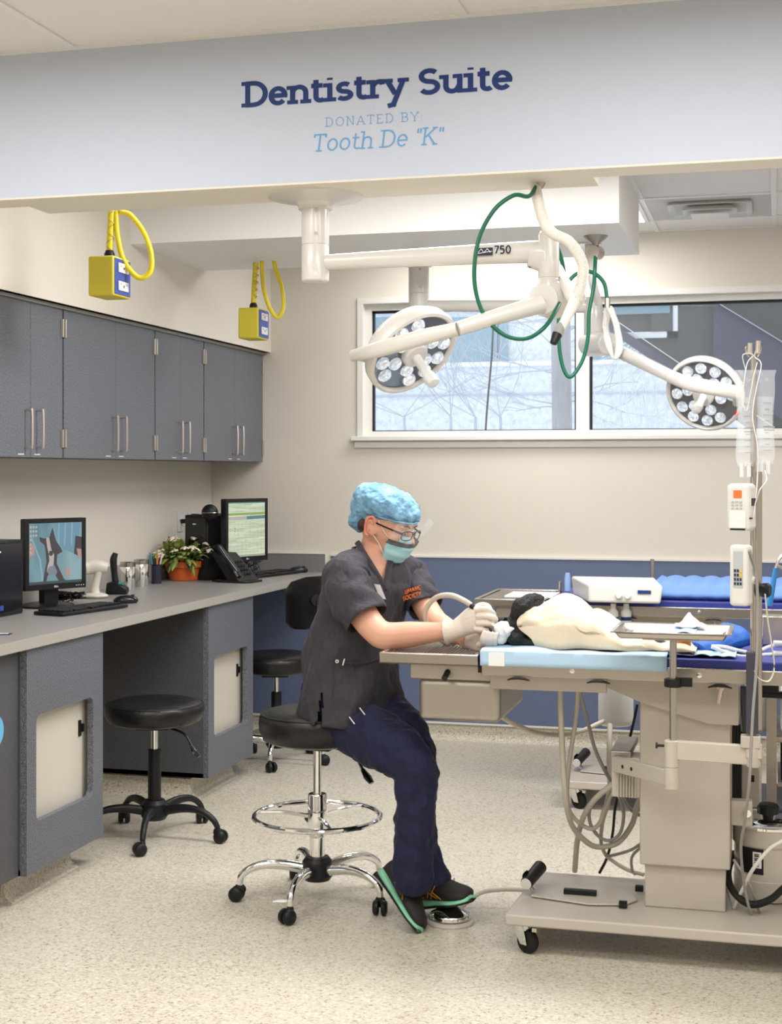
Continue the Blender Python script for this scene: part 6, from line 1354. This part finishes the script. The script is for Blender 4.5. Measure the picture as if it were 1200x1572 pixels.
b = MB(); b.tube([p+cb(.0, .04, 0), p+cb(-.008, .10, 0), p+cb(-.012, .16, 0), p+cb(-.002, .192, .0)], [Vector((.018, .016)), Vector((.017, .015)), Vector((.022, .017)), Vector((.013, .012))], 14, 6); b.build('handset', 'black', r)
MB().obox(p+cb(.03, .052, .025), CR*.012, CF*.008, CU*.004).build('green_trim', mat('teal_trim', (.02, .3, .2), .4), r)
# cables behind the first monitor
b = MB()
p = PZ(95, 925, CZ)
for k in range(12):
    P = [p+cb(random.uniform(-.07, .10), 0, random.uniform(-.03, .05))+CU*random.uniform(.004, .05) for _ in range(6)]; b.tube(P, .0028, 6, 5)
b.build('cable_tangle', 'black', label='tangle of black cables under the dog photo monitor', cat='cables')
b = MB(); p = PZ(386, 880, CZ)
for k in range(9):
    P = [p+cb(random.uniform(-.05, .06), 0, random.uniform(-.02, .03))+CU*random.uniform(.004, .09) for _ in range(5)]; b.tube(P, .0018, 6, 5)
b.build('cable_tangle', 'black', label='tangle of thin black cables under the corner monitor', cat='cables')
# telephone
p = PZ(352, 892, CZ); r = thing('telephone', 'black desk telephone with handset beside the flower pot', 'telephone', p)
e1 = cb(.86, 0, .5).normalized(); e2 = CU.cross(e1)
b = MB()
A0, A1, A2, A3 = p+e1*.115, p-e1*.06, p-e1*.045+CU*.155, p-e1*.06+CU*.165
b.prism([p+e1*.13-e2*.09, p+e1*.13-e2*.09+CU*.012, p-e1*.03-e2*.09+CU*.165, p-e1*.055-e2*.09+CU*.155, p+e1*.06-e2*.09], e2*.17); b.build('phone_base', 'black', r, bevel=.005)
b = MB(); s0 = p-e2*.075; n_ = (e1*.75+CU*.66).normalized()
P = [s0+e1*.115+CU*.03, s0+e1*.095+CU*.060, s0+e1*.040+CU*.125, s0-e1*.015+CU*.180, s0-e1*.035+CU*.178]
b.tube(P, [Vector((.022, .012)), Vector((.026, .018)), Vector((.020, .011)), Vector((.026, .018)), Vector((.022, .012))], 14, 6, flat=e2); b.build('handset', 'black_gloss', r)
b = MB()
for i in range(4):
    for j in range(3): b.obox(p+e2*(.0+.022*j)+e1*(.105-.020*i)+CU*(.045+.0195*i), e2*.007, n_*.002, (CU*.7-e1*.7)*.006)
b.build('phone_keys', 'rubber', r)
b = MB(); b.tube([p-e1*.055-e2*.07+CU*.004, p+e1*.02-e2*.10+CU*.004, p+e1*.17-e2*.085+CU*.006, p+e1*.17+e2*.05+CU*.006], .006, 8, 5); b.build('phone_stand', 'black', r)
# flower pot
p = PZ(283, 890, CZ); r = thing('potted_plant', 'leafy plant with pale blossoms in an orange terracotta pot', 'potted plant', p)
MB().lathe([(.074, 0), (.078, .003), (.092, .066), (.099, .066), (.103, .069), (.106, .100), (.102, .103), (.095, .102), (.093, .085), (0, .085)], p, (0, 0, 1), 40).build('pot', 'terracotta', r, smooth=30)
MB().lathe([(.086, .086), (0, .090)], p, (0, 0, 1), 24).build('soil', 'soil', r)
def leafmesh(b, base, d, L, w_, curl):
    d = d.normalized(); s = d.cross(CU); s = s.normalized() if s.length > .05 else CR; n = s.cross(d).normalized(); vs = []; fs = []
    for i in range(6):
        k = i/5; c = base+d*L*k+CU*(-curl*k*k*L)+n*.004*math.sin(k*PI); ww = w_*math.sin(PI*min(.96, .12+k*.86))**.8; vs += [c-s*ww, c+n*.003, c+s*ww]
    for i in range(5): o = i*3; fs += [(o, o+1, o+4, o+3), (o+1, o+2, o+5, o+4)]
    b.add(vs, fs)
b1, b2, b3 = MB(), MB(), MB()
for i in range(260):
    a = random.uniform(0, 2*PI); e = random.uniform(.1, 1.3); ra = random.uniform(.0, .055); base = p+CU*.088+Vector((math.cos(a), math.sin(a), 0))*ra; d = Vector((math.cos(a)*math.cos(e), math.sin(a)*math.cos(e), math.sin(e)))
    st = random.uniform(.0, .10); (b2 if st < .03 else b1).tube([base, base+d*st], .0018, 4, 0); leafmesh(b2 if st < .03 else b1, base+d*st, d+Vector((random.uniform(-.5, .5), random.uniform(-.5, .5), random.uniform(-.3, .3))), random.uniform(.055, .095), random.uniform(.013, .020), random.uniform(0, .8))
for i in range(46):
    a = random.uniform(0, 2*PI); e = random.uniform(.15, 1.2); d = Vector((math.cos(a)*math.cos(e), math.sin(a)*math.cos(e), math.sin(e))); base = p+CU*.09+d*random.uniform(.12, .175)
    for k in range(5): leafmesh(b3, base, d+Vector((random.uniform(-.8, .8), random.uniform(-.8, .8), random.uniform(-.6, .6))), random.uniform(.028, .044), random.uniform(.009, .014), .5)
b1.build('foliage', 'leaf', r, solid=.001, smooth=60); b2.build('lower_foliage', 'leaf_dark', r, solid=.001, smooth=60); b3.build('blossoms', 'petal', r, solid=.001, smooth=60)
# blue sign at left edge
q = PX(4, 1120, -2.53); MB().lathe([(.055, -.0), (.055, .002)], (-2.53, 4.36, q.z), (1, 0, 0), 30).build('round_sticker', mat('sticker_blue', (.15, .45, .75), .4), label='round light blue sticker on the cabinet side at the left edge', cat='sticker')
q = CP(4, 974); b = MB(); b.obox(q+CU*.002, CR*.03, CF*.02, CU*.001); b.build('card', 'navy_ink', label='small dark blue card lying on the counter at the left edge', cat='card', bevel=.0005)
MB().obox(q+CU*.0035, CR*.02, CF*.008, CU*.0004).build('card_print', 'white_ink', bpy.data.objects['card'])

# ================================================================= hoses below the table
def hz(pts, r, m, lab, t0=None): return cable('hose', [PT(*q) for q in pts], r, m, lab, 'hose', 'loose hoses hanging below the treatment table')
hz([(760, 1094, 4.66), (790, 1112, 4.75), (830, 1126, 4.9), (880, 1126, 5.0), (925, 1108, 5.12), (936, 1104, 5.15)], .0085, 'hose_beige', 'beige drain hose sagging from the steel sink to the white jug')
hz([(859, 1052, 4.62), (861, 1110, 4.64), (864, 1170, 4.66), (867, 1215, 4.68), (872, 1250, 4.72), (882, 1274, 4.78), (905, 1296, 4.82), (925, 1300, 4.84), (950, 1292, 4.84), (970, 1265, 4.84), (978, 1235, 4.82), (984, 1225, 4.80)], .0095, 'hose_beige', 'leftmost beige hose dropping straight down and looping at the bottom')
hz([(887, 1056, 4.62), (884, 1100, 4.68), (875, 1160, 4.72), (870, 1210, 4.75), (872, 1240, 4.78), (885, 1260, 4.80), (905, 1272, 4.80), (920, 1264, 4.80), (930, 1235, 4.78), (945, 1205, 4.75), (950, 1195, 4.72)], .0075, 'hose_beige', 'beige hose crossing behind the leftmost hose, second from the left')
hz([(888, 1056, 4.62), (900, 1100, 4.7), (913, 1150, 4.76), (932, 1190, 4.8), (950, 1215, 4.85), (965, 1240, 4.9), (982, 1252, 4.9)], .0065, 'hose_grey', 'thin grey hose slanting down right behind the others')
hz([(936, 1112, 5.05), (935, 1160, 4.98), (936, 1205, 4.95), (930, 1240, 4.95), (920, 1268, 4.95)], .0095, 'hose_beige', 'beige hose dropping from the white jug')
hz([(952, 1196, 4.66), (935, 1208, 4.68), (912, 1228, 4.72), (895, 1255, 4.78), (886, 1290, 4.86), (882, 1337, 4.95)], .0095, 'hose_beige', 'beige hose sweeping from the arm bracket to the back of the base plate')
hz([(950, 1198, 4.7), (925, 1215, 4.74), (906, 1240, 4.78), (906, 1265, 4.8), (920, 1285, 4.82), (937, 1290, 4.82), (952, 1278, 4.82), (957, 1250, 4.8), (952, 1228, 4.78), (946, 1210, 4.74)], .006, 'hose_grey', 'grey hose in an oval coil under the arm bracket')
hz([(947, 1200, 4.72), (930, 1240, 4.78), (922, 1285, 4.85), (928, 1310, 4.9), (945, 1325, 4.9), (965, 1336, 4.88), (988, 1343, 4.85)], .0065, 'hose_beige', 'beige hose curving down to the foot of the column')
hz([(984, 1295, 4.85), (965, 1306, 4.87), (935, 1314, 4.9), (928, 1312, 4.9)], .005, 'hose_grey', 'short grey tube joining from the column at low height')
hz([(984, 1300, 4.85), (970, 1315, 4.87), (970, 1335, 4.87), (975, 1343, 4.86)], .005, 'hose_grey', 'short grey tube curling beside the lower column')
hz([(978, 1082, 5.0), (972, 1110, 4.98), (966, 1135, 4.96)], .005, 'black', 'short black cord above the arm bracket')
hz([(952, 1210, 4.78), (944, 1240, 4.82), (940, 1280, 4.88), (932, 1315, 4.93), (920, 1340, 4.97)], .005, 'black', 'black cord dangling beneath the arm bracket')
# ================================================================= equipment at the right edge, behind the IV pole
eq = thing('equipment_cart', 'grey steel equipment cart with shelves behind the IV pole at the right edge', 'cart', PT(1195, 1200, 5.0))
q = PT(1184, 1100, 4.95); lx, ly = q.x, q.y
b = MB(); b.box((lx-.017, ly-.017, .16), (lx+.017, ly+.017, PT(1184, 1062, 4.95).z)); b.build('leg', 'steel_soft', eq)
b = MB(); b.box((lx-.017, ly+.42, .12), (lx+.017, ly+.45, .75)); b.build('leg', 'steel_soft', eq)
b = MB(); b.box((lx+.52, ly-.017, .12), (lx+.55, ly+.017, .75)); b.build('leg', 'steel_soft', eq)
b = MB(); b.box((lx+.52, ly+.42, .12), (lx+.55, ly+.45, .75)); b.build('leg', 'steel_soft', eq)
for z in (.745, PT(1190, 1130, 4.95).z, PT(1190, 1245, 4.95).z): MB().box((lx-.12 if z < .5 else lx-.015, ly+.0, z-.02), (lx+.55, ly+.45, z)).build('shelf', 'steel_soft' if z > .5 else 'edge', eq, bevel=.002)
for x, y in ((lx, ly+.43), (lx+.53, ly), (lx+.53, ly+.43)): caster((x, y, .02), eq, .5)
MB().cyl((lx, ly, .13), (lx, ly, .17), .02).build('foot', 'rubber', eq)
z1 = PT(1190, 1130, 4.95).z; z2 = PT(1190, 1245, 4.95).z
def eqbox(name, x0, x1, y0, y1, z0, z1_, m, lab, cat, bev=.004): return MB().box((lx+x0, ly+y0, z0), (lx+x1, ly+y1, z1_)).build(name, m, label=lab, cat=cat, bevel=bev)
r = thing('white_jug', 'large white plastic jug on the upper shelf of the cart', 'jug', (lx+.13, ly+.12, z1)); MB().box((lx+.03, ly+.04, z1), (lx+.22, ly+.22, z1+.20)).build('body', 'milky', r, bevel=.02, seg=3)
b = MB(); b.tube([(lx+.07, ly+.037, z1+.15), (lx+.065, ly+.03, z1+.10), (lx+.075, ly+.037, z1+.05)], .003, 6, 4); b.build('thin_tube', 'black', r); MB().cyl((lx+.12, ly+.12, z1+.20), (lx+.12, ly+.12, z1+.225), .03).build('cap', 'white_plastic', r)
r = thing('white_jug', 'narrow white jug hanging left of the cart leg behind the IV pole', 'jug', (lx-.05, ly+.25, z1)); MB().box((lx-.09, ly+.15, z1-.02), (lx-.02, ly+.38, z1+.17)).build('body', 'milky', r, bevel=.018, seg=3); MB().cyl((lx-.055, ly+.26, z1+.17), (lx-.055, ly+.26, z1+.20), .02).build('cap', 'white_plastic', r)
r = thing('power_unit', 'black electrical unit with vents on the middle of the cart', 'power unit', (lx+.1, ly+.1, z1-.1)); MB().box((lx+.03, ly+.05, z1-.16), (lx+.30, ly+.35, z1-.035)).build('case', 'black', r, bevel=.004)
b = MB()
for j in range(3):
    for i in range(3): b.box((lx+.045+i*.018, ly+.046, z1-.07-j*.02), (lx+.057+i*.018, ly+.05, z1-.062-j*.02))
b.build('vents', 'hose_grey', r); MB().box((lx-.0+.02, ly+.02, z1-.175), (lx+.32, ly+.38, z1-.16)).build('bracket', 'steel_soft', r)
r = thing('plastic_tub', 'clear plastic tub with white cloths on the lower shelf', 'tub', (lx+.10, ly+.08, z2)); b = MB(); b.loft([(Vector((lx+.11, ly+.10, z2+h_)), Vector((.075*s, 0, 0)), Vector((0, .06*s, 0))) for h_, s in ((0, .8), (.05, .9), (.10, 1), (.105, 1.05))]); b.build('tub', 'clear', r)
b = MB(); b.ell((lx+.09, ly+.08, z2+.115), Vector((.05, 0, 0)), Vector((0, .045, 0)), Vector((0, 0, .03))); b.ell((lx+.14, ly+.11, z2+.11), Vector((.04, 0, 0)), Vector((0, .045, 0)), Vector((0, 0, .035))); b.ell((lx+.10, ly+.1, z2+.06), Vector((.055, 0, 0)), Vector((0, .045, 0)), Vector((0, 0, .05))); b.build('cloth', 'white_plastic', r, disp=(.03, .02))
b = MB(); leafmesh(b, Vector((lx+.055, ly+.05, z2+.13)), Vector((.6, 0, .6)), .04, .008, .3); b.build('green_tag', mat('green_tag', (.05, .25, .08), .5), r)
r = thing('grey_regulator', 'ivory medical regulator box with a dark port beside the column', 'regulator', PT(1152, 1210, 4.9)); k = PT(1152, 1200, 4.9); MB().box((k.x-.035, k.y, k.z-.09), (k.x+.035, k.y+.10, k.z+.06)).build('case', 'enamel', r, bevel=.008); MB().box((k.x-.004, k.y-.003, k.z+.0), (k.x+.012, k.y, k.z+.022)).build('port', 'black', r)
MB().box((k.x-.05, k.y-.01, k.z-.11), (k.x+.05, k.y+.11, k.z-.09)).build('shelf', 'enamel', r, bevel=.003)
b = MB()
k = PT(1133, 1200, 4.88)
for i in range(5): b.tube([k+Vector((-.012+.009*i, .01*i, .19)), k+Vector((-.022+.009*i, .01*i, .08)), k+Vector((-.022+.008*i, .01*i, -.04)), k+Vector((-.010+.006*i, .01*i, -.12))], .007, 8, 5)
b.build('black_bellows_hose', 'rubber', label='bundle of black ribbed hoses between the column and the IV pole', cat='hose')
# column side bracket and clamps
MB().box((-.136, 4.66, PT(1125, 1260, 4.6).z), (-.07, 4.70, PT(1125, 1222, 4.6).z)).build('side_bracket', 'enamel', T1, bevel=.003); k = PT(1131, 1239, 4.6); MB().cyl((-.085, 4.66, k.z), (-.085, 4.645, k.z), .012).build('bracket_bolt', 'chrome', T1)
b = MB(); k = PT(1146, 1040, 4.55); b.cyl(k-CF*.02, k+CF*.02, .012); b.box((k.x-.05, k.y, k.z-.014), (k.x, k.y+.03, k.z+.014)); b.build('side_clamp', 'chrome', T1)
b = MB(); k = PT(1180, 1046, 4.6); b.box((k.x-.025, k.y-.02, k.z-.035), (k.x+.03, k.y+.03, k.z+.03)); b.box((k.x-.05, k.y-.02, k.z-.05), (k.x+.12, k.y+.02, k.z-.033)); b.build('rail_clamp', 'black', T1, bevel=.003)
b = MB(); k = PT(1130, 1150, 4.75); b.prism([PT(1135, 1055, 4.7), PT(1172, 1055, 4.7), PT(1158, 1125, 4.7), PT(1140, 1125, 4.7)], CF*.03); b.build('dark_bracket', mat('dark_bracket', (.04, .045, .07), .4), T1, bevel=.003)
# gas canister on the base plate
cc = LT((1181-600)/F*4.66, 4.68); r = thing('suction_canister', 'beige round suction canister with black knob and barcode on the base plate', 'canister', (cc.x, cc.y, .13))
zt = PT(1181, 1262, 4.66).z; zb = .15; R0 = .108
MB().lathe([(R0*.9, .135), (R0, .16), (R0, .20), (R0*.985, .202), (R0*.985, zt-.065), (R0*1.04, zt-.063), (R0*1.04, zt-.012), (R0, zt)], (cc.x, cc.y, 0), (0, 0, 1), 44).build('drum', 'enamel', r, smooth=30)
MB().lathe([(R0*1.06, zt-.010), (R0*1.06, zt-.002), (R0*.9, zt+.006), (0, zt+.008)], (cc.x, cc.y, 0), (0, 0, 1), 44).build('lid', 'chrome', r)
MB().lathe([(.016, zt+.006), (.018, zt+.02), (.034, zt+.024), (.036, zt+.045), (.028, zt+.055), (0, zt+.056)], (cc.x+.0, cc.y-.0, 0), (0, 0, 1), 10).build('knob', 'black', r)
def wrap(a0, a1, z0, z1_, m, nm, rr):
    vs = []; n = 12
    for i in range(n+1):
        a = math.radians(a0+(a1-a0)*i/n); d = (-CF*math.cos(a)+CR*math.sin(a))*rr; vs += [Vector((cc.x, cc.y, z0))+d, Vector((cc.x, cc.y, z1_))+d]
    MB().add(vs, [(2*i, 2*i+2, 2*i+3, 2*i+1) for i in range(n)]).build(nm, m, r, smooth=60)
wrap(-70, -22, .225, zt-.068, 'black', 'label_sticker', R0*.985+.0015); wrap(-40, -25, .245, zt-.078, 'white_ink', 'label_sticker', R0*.985+.003)
for i in range(7): wrap(-37, -29, .250+i*.0062, .253+i*.0062+(.0015 if i % 2 else 0), 'black', 'barcode_bar', R0*.985+.0042)
for i in range(3): wrap(12, 36, .168+i*.009, .171+i*.009, 'black', 'vent_slit', R0+.002)
cable('black_power_cable', [PT(1126, 1310, 4.75), PT(1117, 1340, 4.6), PT(1125, 1368, 4.52), PT(1150, 1388, 4.47), PT(1180, 1382, 4.48), PT(1204, 1362, 4.55)], .0115, 'rubber', 'thick black cable curving around the foot of the canister', 'cable')
cable('cream_cable', [PT(1206, 1288, 4.35), PT(1180, 1304, 4.38), PT(1155, 1335, 4.42), PT(1140, 1365, 4.48), PT(1126, 1393, 4.54)], .0058, 'hose_white', 'cream cable arching down across the canister to the base plate', 'cable')
cable('grey_thin_cable', [PT(1116, 1330, 4.62), PT(1112, 1350, 4.6), PT(1120, 1380, 4.56), PT(1125, 1396, 4.54)], .0035, 'hose_grey', 'thin grey cable at the right side of the lower column', 'cable')
